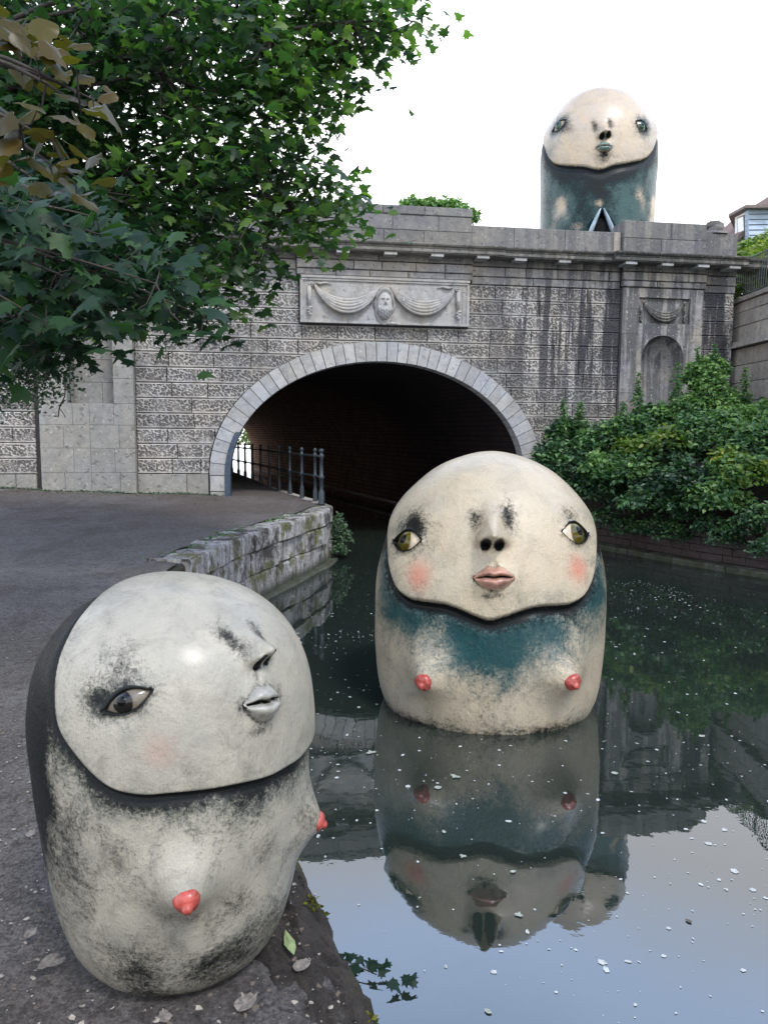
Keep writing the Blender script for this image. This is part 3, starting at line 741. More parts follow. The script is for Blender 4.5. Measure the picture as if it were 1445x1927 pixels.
BK=[(3.84,17.72),(4.6,17.45),(5.18,17.0),(5.6,16.1),(6.25,14.85),(7.17,13.55),(8.2,12.2),(8.7,11.5)]
bkw=empty('bank_wall',(6,15,0)); tag(bkw,'low dark brick wall with a stone ledge holding up the overgrown right bank','bank wall')
M['dbrick']=simple('dark_brick',(.060,.045,.045),.85,0,.4,10,.008)
def bankwall():
    E=np.array(BK); s=np.r_[0,np.cumsum(np.hypot(*np.diff(E,axis=0).T))]
    P=lambda t:(float(np.interp(t,s,E[:,0])),float(np.interp(t,s,E[:,1])))
    for r in range(4):
        t=.0+.2*(r%2)
        while t<s[-1]:
            e=min(t+.46,s[-1]); (x0,y0),(x1,y1)=P(t+.006),P(e-.006); z0=.14+r*.15; o=random.uniform(0,.02); b=B()
            b.hexa([(x0-o,y0-o,z0),(x1-o,y1-o,z0),(x1+.3,y1+.2,z0),(x0+.3,y0+.2,z0),(x0-o,y0-o,z0+.138),(x1-o,y1-o,z0+.138),(x1+.3,y1+.2,z0+.138),(x0+.3,y0+.2,z0+.138)]); b.build('brick',M['dbrick']); t=e
    t=0
    while t<s[-1]-.02:
        e=min(t+1.2,s[-1]); (x0,y0),(x1,y1)=P(t+.01),P(e-.01); b=B()
        b.hexa([(x0-.2,y0-.16,-.3),(x1-.2,y1-.16,-.3),(x1+.3,y1+.2,-.3),(x0+.3,y0+.2,-.3),(x0-.2,y0-.16,.11),(x1-.2,y1-.16,.11),(x1+.3,y1+.2,.13),(x0+.3,y0+.2,.13)]); b.build('ledge_stone',M['quay']); t=e
before=set(C.objects); bankwall()
for o in set(C.objects)-before: adopt(o,bkw)
b=B()     # bank soil rising to the portal and the wing wall
bi=[(8.66,18.4,1.7),(6,18.05,1.7),(3.9,17.7,1.2)]
for (x0,y0),(x1,y1) in zip(BK,BK[1:]):
    q=lambda x,y:(8.66,18.4,1.9)
    n=6
    for i in range(n):
        f0,f1=i/n,(i+1)/n
        L_=lambda x,y,f:(x+(8.5-x)*f,y+(17.9-y)*f,.74+1.15*f**.8)
        b.quad(L_(x0,y0,f0),L_(x1,y1,f0),L_(x1,y1,f1),L_(x0,y0,f1))
tag(b.build('bank_ground',M['bank']),kind='structure')

# ------------------------------------------------------------ leaves
def unit(v): return v/np.linalg.norm(v,axis=-1,keepdims=True)
def leaf_shape(kind):
    if kind=='maple':
        o=[(0,0),(.10,.02),(.34,-.06),(.30,.10),(.52,.22),(.36,.30),(.40,.55),(.24,.50),(.13,.62),(.10,.80),(0,1.0)]
        o=o+[(-x,y) for x,y in o[-2:0:-1]]
        pts=[(0,.36)]+o; n=len(o)
        V=np.array([(x,y-.0,-.35*abs(x)**1.3 - .12*y*y) for x,y in pts]); F=np.array([(0,1+i,1+(i+1)%n) for i in range(n)]); return V,F
    if kind=='oval':
        pts=[(0,0),(.22,.25),(.26,.5),(.15,.8),(0,1),(-.15,.8),(-.26,.5),(-.22,.25)]
        V=np.array([(x,y,.25*abs(x)-.15*y*y) for x,y in [(0,.45)]+pts]); F=np.array([(0,1+i,1+(i+1)%8) for i in range(8)]); return V,F
    if kind=='broad':
        o=[(0,0),(.22,-.04),(.42,.12),(.47,.36),(.40,.60),(.34,.66),(.26,.84),(.12,.92),(0,1.08)]; o=o+[(-x,y) for x,y in o[-2:0:-1]]
        pts=[(0,.4)]+o; n=len(o); V=np.array([(x,y,-.30*abs(x)-.25*y*y+.04*math.sin(9*y+5*x)) for x,y in pts]); F=np.array([(0,1+i,1+(i+1)%n) for i in range(n)]); return V,F
    if kind=='small':
        V=np.array([(0,0,0),(.30,.45,.06),(0,1,-.12),(-.30,.45,.06)]); F=np.array([(0,1,2),(0,2,3)]); return V,F
    if kind=='blade':
        V=np.array([(-.03,0,0),(.03,0,0),(.0,1,-.2),(.02,.55,-.04),(-.02,.55,-.04)]); F=np.array([(0,1,3),(0,3,4),(4,3,2)]); return V,F
LS={k:leaf_shape(k) for k in ('maple','oval','broad','small','blade')}
def leaves_mesh(name,P,size,kind,mat,droop=.3,up=None,tint=None,spread=1.0):
    """many leaves in one mesh: P positions, size per leaf; orientation random about an up-facing normal"""
    n=len(P); V0,F0=LS[kind]; k=len(V0)
    size=np.broadcast_to(size,(n,)); az=rng.uniform(0,2*PI,n)
    nrm=unit(np.stack([rng.normal(0,.55*spread,n),rng.normal(0,.55*spread,n)-.25,np.ones(n)*.8],-1))
    d=np.stack([np.cos(az),np.sin(az),np.full(n,-droop)],-1); d=unit(d-(d*nrm).sum(-1,keepdims=True)*nrm); r=np.cross(d,nrm)
    R=np.stack([r,d,nrm],1)      # rows: x,y,z axes
    V=(V0[None]*size[:,None,None])@R+P[:,None,:]
    F=(F0[None]+(np.arange(n)*k)[:,None,None]).reshape(-1,3)
    me=mesh(name,V.reshape(-1,3),F,mat,kind!='small')
    t=rng.uniform(0,1,n) if tint is None else tint
    at=me.attributes.new('tint','FLOAT','POINT'); at.data.foreach_set('value',np.repeat(np.clip(t,0,1),k).astype(np.float32))
    return me
def inside(pt,poly):
    x,y=pt; c=False; j=len(poly)-1
    for i in range(len(poly)):
        xi,yi=poly[i]; xj,yj=poly[j]
        if (yi>y)!=(yj>y) and x<(xj-xi)*(y-yi)/(yj-yi)+xi: c=not c
        j=i
    return c
def clumps(poly,n,Yf):
    xs=[p[0] for p in poly]; ys=[p[1] for p in poly]; out=[]
    while len(out)<n:
        p=(random.uniform(min(xs),max(xs)),random.uniform(min(ys),max(ys)))
        if inside(p,poly): out.append(px(p[0],p[1],Yf(*p)))
    return out
def crown(tree,poly,n,Yf,per,rad,size,kind,mat,trunk_pt,tintbase=.45,branches=9,name='leaves',stem=.008,droop=.3):
    cl=clumps(poly,n,Yf); P=[];tt=[];sz=[]
    bb=B()
    # limbs: from the trunk point to well-spread anchor clumps, twigs to the rest
    anc=cl[:branches]; limb=[]
    for a in anc:
        p0=Vector(trunk_pt); mid=(p0+a)/2+Vector((random.uniform(-.3,.3),random.uniform(-.3,.3),random.uniform(.2,.7)))
        pts=[(p0*(1-t)**2+mid*2*t*(1-t)+a*t*t) for t in [i/8 for i in range(9)]]; limb.append(pts)
        bb.tube(pts,[.055*(1-i/8)+stem*1.5 for i in range(9)],5)
    allp=[q for l in limb for q in l[2:]]
    for c in cl:
        q=min(allp,key=lambda v:(v-c).length_squared); m=(q+c)/2+Vector((0,0,-.12))+Vector((random.uniform(-.1,.1),)*3)
        if (q-c).length>1.1: q=c+(q-c).normalized()*.7+Vector((0,0,.15)); m=(q+c)/2
        bb.tube([q,m,c],[stem*1.3,stem,stem*.5],4,False)
        light=random.gauss(0,.17)+.20*max(-1,min(1,(c.x/c.y+.27)/.25))  # random tint, plus backlight painted in: leaves lighter towards the right
        for i in range(per):
            v=Vector((random.gauss(0,1),random.gauss(0,1),random.gauss(0,.75)))*rad*.55
            P.append(tuple(c+v)); tt.append(tintbase+light+random.gauss(0,.2)); sz.append(random.uniform(*size))
    bo=bb.build('branch',M['bark'],tree,True); bo.matrix_parent_inverse=Matrix.Translation(tree.location).inverted()
    me=leaves_mesh(name,np.array(P),np.array(sz),kind,mat,tint=np.array(tt),droop=droop)
    o=link(name,me); adopt(o,tree); o['kind']='stuff'
    return o
def trunk(tree,x,y,z0,z1,r,lean=(0,0)):
    b=B(); n=8; b.tube([(x+lean[0]*t+.08*math.sin(5*t),y+lean[1]*t,z0+(z1-z0)*t) for t in [i/n for i in range(n+1)]],[r*(1.25-.8*t) for t in [i/n for i in range(n+1)]],12)
    o=b.build('trunk',M['bark'],None,True); adopt(o,tree)
# main sycamore, trunk just beyond the left edge of the view
syc=empty('sycamore_tree',(-6.6,7.5,1.1)); tag(syc,'big green sycamore whose crown fills the upper left and hangs over the portal','tree')
trunk(syc,-6.6,7.5,1.0,9.5,.34,(.6,.2))
PA=[(-40,-60),(660,-60),(725,5),(775,30),(782,90),(740,102),(700,130),(665,185),(615,200),(608,260),(600,300),(620,335),(660,370),(690,395),(685,420),(650,428),(600,435),(580,455),(520,470),(500,520),(490,570),(430,600),(300,600),(170,620),(60,640),(-40,650)]
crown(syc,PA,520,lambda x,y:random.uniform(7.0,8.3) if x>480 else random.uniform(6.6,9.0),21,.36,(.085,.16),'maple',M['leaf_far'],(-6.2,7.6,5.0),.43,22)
PB=[(-40,-60),(480,-60),(520,60),(470,200),(520,330),(440,480),(300,560),(-40,600)]
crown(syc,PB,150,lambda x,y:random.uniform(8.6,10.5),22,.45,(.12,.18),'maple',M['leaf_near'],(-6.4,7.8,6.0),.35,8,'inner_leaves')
# nearer dark spray of large sycamore leaves, each leaf its own part
spr=empty('sycamore_bough',(-3.4,4.0,3.6)); tag(spr,'dark near bough of large sycamore leaves drooping at the left edge','tree')
def spray(tree,poly,n,Yf,size,mat,kind,trunk_pt,branches,droop,spread=1,name='leaf',per=7,rad=.2,tb=.5,limit=300):
    cl=clumps(poly,n,Yf); bb=B(); allp=[]
    for a in cl[:branches]:
        p0=Vector(trunk_pt); mid=(p0+a)/2+Vector((0,0,random.uniform(.1,.35))); pts=[(p0*(1-t)**2+mid*2*t*(1-t)+a*t*t) for t in [i/8 for i in range(9)]]
        bb.tube(pts,[.02*(1-i/8)+.004 for i in range(9)],5); allp+=pts[3:]
    proto=[]
    for v in range(6):
        me=leaves_mesh(name,np.zeros((1,3)),1.0,kind,mat,tint=np.array([tb+.12*(v-2.5)])); proto.append(me)
        # canonical orientation
        V0,_=LS[kind]; me.vertices.foreach_set('co',V0.astype(np.float32).ravel()); me.update()
    cnt=0
    for c in cl:
        q=min(allp,key=lambda v:(v-c).length_squared); bb.tube([q,(q+c)/2+Vector((0,0,-.04)),c],[.005,.004,.002],4,False)
        for i in range(per):
            if cnt>=limit: break
            p=c+Vector((random.gauss(0,1),random.gauss(0,1),random.gauss(0,.8)))*rad*.6
            o=link(name,random.choice(proto)); sz=random.uniform(*size)
            nrm=Vector((random.gauss(0,.5*spread),random.gauss(-.35,.4*spread),.7)).normalized(); az=random.uniform(0,2*PI)
            d=Vector((math.cos(az),math.sin(az)*.6,-droop)); d=(d-nrm*d.dot(nrm)).normalized(); r=d.cross(nrm)
            Mx=Matrix((r,d,nrm)).transposed().to_4x4(); Mx.translation=p
            o.parent=tree; o.matrix_parent_inverse=Matrix.Translation(tree.location).inverted(); o.matrix_basis=Mx@Matrix.Scale(sz,4); cnt+=1
    adopt(bb.build('branch',M['bark'],None,True),tree)
PC=[(-60,330),(60,330),(160,400),(260,430),(330,480),(400,520),(430,600),(395,640),(340,640),(300,590),(240,640),(190,640),(150,600),(60,650),(-60,690)]
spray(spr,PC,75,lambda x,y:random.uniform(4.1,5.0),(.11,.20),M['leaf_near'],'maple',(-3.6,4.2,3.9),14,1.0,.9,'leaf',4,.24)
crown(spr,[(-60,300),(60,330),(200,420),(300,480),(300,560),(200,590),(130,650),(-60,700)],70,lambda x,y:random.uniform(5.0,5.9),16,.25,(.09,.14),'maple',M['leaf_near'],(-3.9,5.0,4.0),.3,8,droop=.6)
brz=empty('bronze_leaved_bough',(-2.2,2.9,3.9)); tag(brz,'bough of large bronze leaves with pale edges at the upper left edge','tree')
PD=[(-60,10),(60,30),(80,70),(150,120),(185,190),(120,230),(150,330),(180,350),(100,350),(30,330),(-60,330)]
spray(brz,PD,38,lambda x,y:random.uniform(2.9,3.5),(.075,.125),M['leaf_bronze'],'broad',(-2.3,3.1,4.0),8,.9,.9,'leaf',3,.13,.5)
# small-leaved shrub on the wall at far left
shr=empty('elder_shrub',(-5.0,9.5,1.2)); tag(shr,'fine-leaved grey-green shrub hanging in front of the left pilaster','shrub')
crown(shr,[(-40,560),(120,600),(150,640),(140,690),(115,740),(90,735),(60,755),(-40,770)],90,lambda x,y:random.uniform(9,10),34,.26,(.05,.085),'small',M['leaf_ivy'],(-5.2,9.5,3.6),.5,8,stem=.004)
tw=B(); tw.tube([px(124,700,9.3),px(123,745,9.3),px(112,768,9.3),px(110,785,9.3)],.008,5); tw.tube([px(112,768,9.3),px(120,778,9.3),px(124,786,9.3)],.005,4); adopt(tw.build('twig',M['bark'],None,True),shr)
tag(shr)

# ------------------------------------------------------------ bank vegetation
def vn(P): return .5+.5*np.sin(P[:,0]*5.3+1.7*np.sin(P[:,2]*6.1))*np.sin(P[:,1]*4.7+P[:,2]*5.9)
def lump_leaves(c,r,n):
    d=rng.normal(0,1,(n,3)); d/=np.linalg.norm(d,axis=1,keepdims=True); d[:,2]=np.abs(d[:,2])*1.0-.15*(rng.random(n))
    rr=rng.uniform(.72,1.06,n)**.7; rr=rr*(1+.20*np.sin(d[:,0]*7+c[0]*3)*np.cos(d[:,2]*8+c[1])+.12*np.sin(d[:,0]*17+c[1]*9)*np.sin(d[:,2]*15+c[0]))
    return np.array(c)+d*rr[:,None]*np.array(r)
def bush(name,loc,lumps,n,size,mat,label,cat,kind='small',group=None,tb=.45):
    o=empty(name,loc); tag(o,label,cat,group)
    P=[];tt=[]
    core=B()
    for (c,r) in lumps:
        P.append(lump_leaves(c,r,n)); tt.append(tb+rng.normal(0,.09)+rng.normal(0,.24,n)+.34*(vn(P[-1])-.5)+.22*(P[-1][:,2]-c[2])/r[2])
        for k in range(3):
            a=random.uniform(0,6.28); core.tube([(c[0]+.2*math.cos(a),c[1]+.2*math.sin(a),c[2]-.2*r[2]),(c[0]+r[0]*.5*math.cos(a),c[1]+r[1]*.5*math.sin(a),c[2]+r[2]*.35),(c[0]+r[0]*.8*math.cos(a),c[1]+r[1]*.8*math.sin(a),c[2]+r[2]*.6)],[.02,.013,.005],4)
    P=np.concatenate(P); tt=np.concatenate(tt)
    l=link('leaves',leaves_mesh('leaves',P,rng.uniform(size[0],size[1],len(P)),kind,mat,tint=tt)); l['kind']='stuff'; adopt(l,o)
    cs=core.build('stem',M['bark'],None,True); cs['kind']='stuff'; adopt(cs,o)
    return o
def Lp(x,y,Y,r): return (tuple(px(x,y,Y)),r)
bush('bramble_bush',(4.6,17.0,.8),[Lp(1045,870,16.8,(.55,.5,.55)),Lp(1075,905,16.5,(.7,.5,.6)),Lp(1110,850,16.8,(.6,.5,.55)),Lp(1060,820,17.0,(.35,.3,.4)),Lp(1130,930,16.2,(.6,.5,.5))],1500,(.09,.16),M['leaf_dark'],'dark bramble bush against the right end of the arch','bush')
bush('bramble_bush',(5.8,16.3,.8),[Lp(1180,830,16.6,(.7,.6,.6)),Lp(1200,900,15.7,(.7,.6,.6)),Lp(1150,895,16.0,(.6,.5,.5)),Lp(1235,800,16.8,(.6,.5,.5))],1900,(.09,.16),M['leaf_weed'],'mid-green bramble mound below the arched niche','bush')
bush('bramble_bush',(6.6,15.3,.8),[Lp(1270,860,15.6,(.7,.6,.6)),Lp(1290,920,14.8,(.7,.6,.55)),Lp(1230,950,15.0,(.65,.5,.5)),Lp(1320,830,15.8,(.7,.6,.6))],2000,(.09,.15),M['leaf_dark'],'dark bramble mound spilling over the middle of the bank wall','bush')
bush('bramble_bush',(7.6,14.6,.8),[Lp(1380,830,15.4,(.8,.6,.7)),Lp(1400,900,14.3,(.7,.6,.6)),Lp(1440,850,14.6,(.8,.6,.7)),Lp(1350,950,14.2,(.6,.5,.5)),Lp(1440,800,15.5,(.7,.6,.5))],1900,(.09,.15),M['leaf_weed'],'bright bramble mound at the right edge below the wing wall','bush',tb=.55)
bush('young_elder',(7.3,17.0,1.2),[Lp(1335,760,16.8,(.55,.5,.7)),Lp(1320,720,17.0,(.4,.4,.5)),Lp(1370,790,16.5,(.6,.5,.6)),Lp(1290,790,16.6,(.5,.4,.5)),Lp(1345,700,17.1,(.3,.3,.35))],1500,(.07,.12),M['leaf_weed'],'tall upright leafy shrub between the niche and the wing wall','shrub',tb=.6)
iv=[]; 
for x,y,Y in ((1140,985,16.2),(1180,1000,15.9),(1230,1000,15.2),(1262,1010,15.0),(1300,975,14.7),(1335,1000,14.3),(1365,1020,14.0),(1400,1000,13.8),(1430,980,13.6),(1445,1040,13.3),(1200,960,15.6),(1160,950,16.0)):
    iv.append(Lp(x,y,Y-.15,(.35,.25,.34)))
bush('trailing_ivy',(6.5,14.6,.6),iv,420,(.07,.11),M['leaf_dark'],'dark trailing ivy hanging over the bank wall towards the water','ivy',tb=.45)
# tall spiky weeds, each its own plant
def weed(x,yt,yb,Y,label,k):
    top=px(x,yt-14,Y); base=px(x,yb,Y); o=empty('tall_weed',tuple(base)); tag(o,label,'weed','tall weeds on the right bank')
    b=B(); b.tube([base,(base+top)/2+Vector((.04,0,0)),top],[.012,.009,.004],5); adopt(b.build('stem',M['leaf_weed'],None,True),o)
    n=380; h=(top-base).length; t=rng.uniform(.15,1,n); P=np.array(base)+np.outer(t,np.array(top-base)); r=.27*(1.08-t)+.03; a=rng.uniform(0,6.28,n)
    P[:,0]+=r*np.cos(a)*rng.random(n); P[:,1]+=r*np.sin(a)*rng.random(n)
    l=link('leaves',leaves_mesh('leaves',P,(.15*(1.15-t)+.04),'small',M['leaf_weed'],tint=rng.normal(.6,.18,n))); l['kind']='stuff'; adopt(l,o)
for i,(x,yt,yb,Y,l) in enumerate(((1060,765,880,16.7,'pale spiky weed nearest the arch, against the wall courses'),(1092,770,880,16.7,'spiky weed second from the arch, against the wall courses'),(1200,715,860,16.7,'spiky weed at the left foot of the niche'),(1273,695,860,16.7,'thin feathery weed at the right foot of the niche'),(1312,668,820,16.9,'tall weed spire left of the highest one, right of the niche'),(1345,660,820,17.0,'highest weed spire, in front of the dark courses'),(1402,705,850,16.2,'weed spire in front of the pale wing wall'),(1172,770,880,16.3,'short spiky weed at the foot of the right pilaster'))): weed(x,yt,yb,Y,l,i)
# plant tuft at the quay corner
bush('flowering_weed',(-.98,15.3,.5),[((-.98,15.25,.62),(.22,.25,.32)),((-.92,15.3,.38),(.25,.25,.28)),((-.97,15.2,.16),(.2,.2,.2))],330,(.05,.09),M['leaf_ivy'],'pale flowering weed growing from the corner of the quay','weed',tb=.6)
bush('nettle_bed',(7.6,14.2,.8),[Lp(1420,905,13.9,(.5,.4,.45)),Lp(1375,880,14.4,(.4,.4,.4)),Lp(1260,840,15.4,(.45,.4,.4)),Lp(1190,850,16.0,(.4,.4,.35))],420,(.10,.17),M['leaf_pale'],'patchy lighter yellow-green growth among the brambles','weed',kind='oval',tb=.25)
bush('parapet_shrub',(1.3,19.0,7.4),[(tuple(W(.75,-.9,7.95)),(.30,.3,.22)),(tuple(W(1.2,-.9,7.95)),(.35,.3,.22)),(tuple(W(1.7,-.85,7.9)),(.35,.3,.28)),(tuple(W(2.12,-.8,7.72)),(.24,.25,.24))],300,(.10,.17),M['leaf_weed'],'low shrub showing above the tall central parapet block','shrub',kind='oval',tb=.75)
bush('garden_hedge',(12,20,6.0),[Lp(1398,535,19.9,(.5,.4,.7)),Lp(1430,530,19.6,(.6,.4,.8)),Lp(1460,520,19.0,(.6,.4,.9)),Lp(1412,560,19.3,(.5,.4,.5)),Lp(1445,500,20.5,(.8,.4,.7))],900,(.09,.15),M['leaf_pale'],'yellow-green hedge behind the bar fence at the right edge','hedge',kind='oval')
bush('garden_shrub',(15,30,7.5),[Lp(1395,492,26,(.6,.6,.45)),Lp(1422,482,26,(.6,.6,.6)),Lp(1450,470,26,(.7,.6,.7)),Lp(1425,515,26,(1.2,.6,.6))],700,(.16,.26),M['leaf_pale'],'yellow-green garden shrub in front of the pale house','shrub',kind='oval')
# greenery beyond the far tunnel mouth
fe=W(AC,0,0)+dT*36
bush('far_hedge',(fe.x,fe.y,1.0),[((fe.x-4.5,fe.y+5,1.4),(1.8,1.2,1.7)),((fe.x-3.2,fe.y+3,1.2),(2.0,1.0,1.6)),((fe.x-1.6,fe.y+3.5,1.0),(1.6,1.0,1.5)),((fe.x-6,fe.y+3.5,1.6),(1.6,1.0,1.8)),((fe.x-7,fe.y+5,1.9),(1.8,1.2,2.4)),((fe.x-2.5,fe.y+6,1.9),(1.8,1.2,2.2)),((fe.x-9.5,fe.y+6,2.2),(2,1.2,2.6)),((fe.x-0,fe.y+8,1.9),(2.4,1.2,2.6))],1500,(.25,.4),M['leaf_pale'],'sunlit greenery glimpsed through the far end of the tunnel','hedge',kind='oval')

# ------------------------------------------------------------ house
def house():
    h=empty('house',(17,34,9)); tag(h,'pale rendered house with a flat-roofed dormer beyond the portal at right','house')
    Mw=simple('pale_render',(.42,.41,.43),.9,0,.08,3); Md=simple('dormer_boarding',(.34,.42,.52),.7,0,.1,3); Mv=simple('brown_verge',(.16,.12,.11),.7); Mt=simple('roof_tile',(.16,.10,.085),.85); Mwh=simple('white_board',(.75,.74,.74),.6,0,.05); Mg=simple('dark_glass',(.08,.10,.13),.1)
    before=set(C.objects)
    Y0=33.
    p=lambda x,y,Y=Y0: px(x,y,Y)
    a=p(1384,560);c=p(1384,453);d=p(1520,335);e=p(1600,335); f=p(1600,560)
    b=B(); G=[a,c,d,e,f]; n=5; V=[tuple(q) for q in G]+[tuple(q+Vector((0,6,0))) for q in G]
    b.v=V; b.f=[(0,1,2,3,4),(9,8,7,6,5)]+[(i,(i+1)%5,5+(i+1)%5,5+i)[::-1] for i in range(5)]; b.build('wall',Mw)
    b=B(); q0,q1=p(1380,459,Y0-.25),p(1522,333,Y0-.25); q2,q3=p(1380,450,Y0-.25),p(1522,322,Y0-.25); k=Vector((0,6.5,0))
    b.hexa([q0,q1,q1+k,q0+k,q2,q3,q3+k,q2+k]); b.build('roof',Mt)
    b=B(); k=Vector((0,.08,0)); o=Vector((0,-.1,0)); b.hexa([q0+o,q1+o,q1+o+k,q0+o+k,q2+o,q3+o,q3+o+k,q2+o+k]); b.build('verge_board',Mv)
    # dormer: front (left, white), cheek (right, boarded), flat roof
    A,Bt=p(1382,446,34),p(1382,405,34); c0,c1=p(1408,452,32.2),p(1407,393,32.2); e0,e1=p(1450,452,32.4),p(1450,392,32.4)
    b=B(); k=Vector((1.2,1.2,0)); b.hexa([A,c0,c0+k,A+k,Bt,c1,c1+k,Bt+k]); b.build('dormer_front',Mwh)
    m=(A*.8+c0*.2); m2=(A*.25+c0*.75); t=(Bt*.8+c1*.2); t2=(Bt*.25+c1*.75); up=Vector((0,0,.18)); oo=Vector((-.03,-.03,0))
    b=B(); k=Vector((-.04,-.04,0)); b.hexa([m+oo+up,m2+oo+up,m2+up,m+up,t+oo-up,t2+oo-up,t2-up,t-up]); w_=b.build('window',Mv)
    b=B(); s_=.06; mm,mm2,tt,tt2=m+up,m2+up,t-up,t2-up
    def lerp(u,v): return (mm*(1-u)+mm2*u)*(1-v)+(tt*(1-u)+tt2*u)*v+Vector((-.05,-.05,0))
    b.quad(lerp(.1,.08),lerp(.9,.08),lerp(.9,.92),lerp(.1,.92)); pn=b.build('pane',simple('bright_blind',(.7,.72,.75),.3)); pn.parent=w_
    nb=6
    for i in range(nb):
        f0,f1=i/nb,(i+1)/nb-.02
        L0=lambda u,v:(c0*(1-v)+c1*v)*(1-u)+(e0*(1-v)+e1*v)*u
        b=B(); off=Vector((0,-.04,0)); bk_=Vector((0,.3,0)); b.hexa([L0(0,f0)+off,L0(1,f0)+off,L0(1,f0)+bk_,L0(0,f0)+bk_,L0(0,f1),L0(1,f1),L0(1,f1)+bk_,L0(0,f1)+bk_]); b.build('board',Md)
    r0,r1,r2=p(1370,408,34.2),p(1402,391,31.9),p(1460,390,31.9); k=Vector((1.5,2.5,0)); z=Vector((0,0,.12))
    b=B(); b.hexa([r0,r1,r2,r0+k*1.4,r0+z,r1+z,r2+z,r0+k*1.4+z]); b.build('dormer_roof',Mv)
    for o in set(C.objects)-before:
        if o.parent is None and o!=h: adopt(o,h)
house()
bp_=B(); bp_.lathe([(.36,0),(.33,.05),(.20,.08),(.19,.17),(.22,.22),(.20,.30),(.12,.34),(.03,.33)],(0,0,0),7,(1,.8)); bp_.v=[(x+random.uniform(-.03,.03),y+random.uniform(-.03,.03),z+random.uniform(-.02,.02)) for x,y,z in bp_.v]
sc_=bp_.build('broken_finial',M['para'],None,False,tuple(W(8.1,-.2,7.45))); tag(sc_,'weathered stone stump on the right end of the parapet','finial')

# ------------------------------------------------------------ water flecks and litter
def flecks(n,region,z,size,mat,name,label=None,flat=True):
    V=[];F=[]
    for i in range(n):
        x,y,zz=region(); s=size()*.5; a=random.uniform(0,6.28); k=random.uniform(.4,1); i0=len(V); m=5
        for j in range(m):
            t=a+2*PI*j/m; r=s*random.uniform(.7,1.2); dx,dy=r*math.cos(t),r*k*math.sin(t)
            V.append((x+dx*math.cos(a)-dy*math.sin(a),y+dx*math.sin(a)+dy*math.cos(a),zz+(0 if flat else random.uniform(0,s*.8))))
        F.append(tuple(range(i0,i0+m)))
    o=link(name,mesh(name,V,F,mat)); o['kind']='stuff'
    if label: o['label']=label
    return o
_cl=[(random.uniform(-1,6),random.uniform(3.2,13)) for _ in range(26)]
def rwater():
    while 1:
        if random.random()<.55:
            a=random.choice(_cl); X=a[0]+random.gauss(0,.55); Y=a[1]+random.gauss(0,.28)
            if X>edgeX(Y)+.1 and (Y<12 or X<5.0) and Y>1.8: return X,Y,.003
            continue
        Y=1.8+13.2*random.random()**.55 if random.random()<.85 else random.uniform(3.5,8); X=random.uniform(-3,.56*Y)
        if X>edgeX(Y)+.2 and (Y<12 or X<5.0): return X,Y,.003
fo=flecks(2000,rwater,0,lambda:min(.05,random.expovariate(1/.011)+.005),M['fleck'],'floating_flecks'); tag(fo,'pale flecks of pollen and foam scattered over the canal surface','flecks')
Mfl=simple('floating_leaf',(.34,.36,.30),.6,0,.3,30)
for i,(x,y,l) in enumerate(((697,1415,'pale twin leaf floating nearest the grey statue'),(1156,1455,'pale floating leaf near the reflection of the niche'),(1320,1385,'pale floating leaf at right, below the reflected shrubs'),(855,1462,'greenish foam patch floating below the wading statue'),(824,1482,'tan leaf beside the greenish foam patch'),(965,1640,'small curled leaf floating on the reflected sky, nearest the middle'),(976,1720,'pale elongated leaf floating left of centre on the reflected sky'),(1295,1733,'dark sliver of twig floating at lower right'),(835,1565,'curled leaf floating beside the parapet reflection'),(870,1612,'small brown leaf floating on the reflected sky below the parapet step'),(918,1903,'white bubble cluster floating at the bottom edge'))):
    q=co.matrix_world.to_3x3()@Vector((x-722.5,963.5-y,-1391.)); s=-2.595/q.z; p=Vector((0,0,2.6))+q*s
    V0,F0=LS['oval' if i%3 else 'maple']; sz=.10 if i<5 else .05
    V=[(v[0]*sz,(v[1]-.5)*sz*(.6 if i<5 else .8),.006+abs(v[2])*sz*.25) for v in V0]
    o=link('floating_leaf',mesh('floating_leaf',V,[tuple(f) for f in F0],Mfl if i!=7 else M['twig']),None,(p.x,p.y,0)); o.rotation_euler[2]=random.uniform(0,6); tag(o,l,'leaf','leaves floating on the canal')
def rpath():
    while 1:
        Y=1.3+14.5*random.random(); X=random.uniform(-.56*Y-.3,edgeX(Y)-.05); 
        if random.random()<.25+.75*min(1,max(0,(edgeX(Y)-X)/3)) or Y<3.5: return X,Y,pathz(X,Y)+.006+(.03 if X>edgeX(Y)-.45 else 0)
lo=flecks(6500,rpath,0,lambda:min(.020,.003+random.expovariate(1/.006)),M['litter'],'leaf_litter',None,False); tag(lo,'pale dry leaf litter and chips scattered on the towpath','leaf litter')
lo=flecks(3800,rpath,0,lambda:min(.020,.003+random.expovariate(1/.006)),M['twig'],'dark_litter',None,False); tag(lo,'dark twigs and leaf fragments scattered on the towpath','leaf litter')
def gpt(x,y,z=1.10):
    q=co.matrix_world.to_3x3()@Vector((x-722.5,963.5-y,-1391.)); s=(z-2.6)/q.z; return Vector((0,0,2.6))+q*s
Mdl=simple('dry_leaf',(.17,.15,.13),.8,0,.5,60); Mgl=simple('fallen_green_leaf',(.22,.28,.12),.6,0,.3,60)
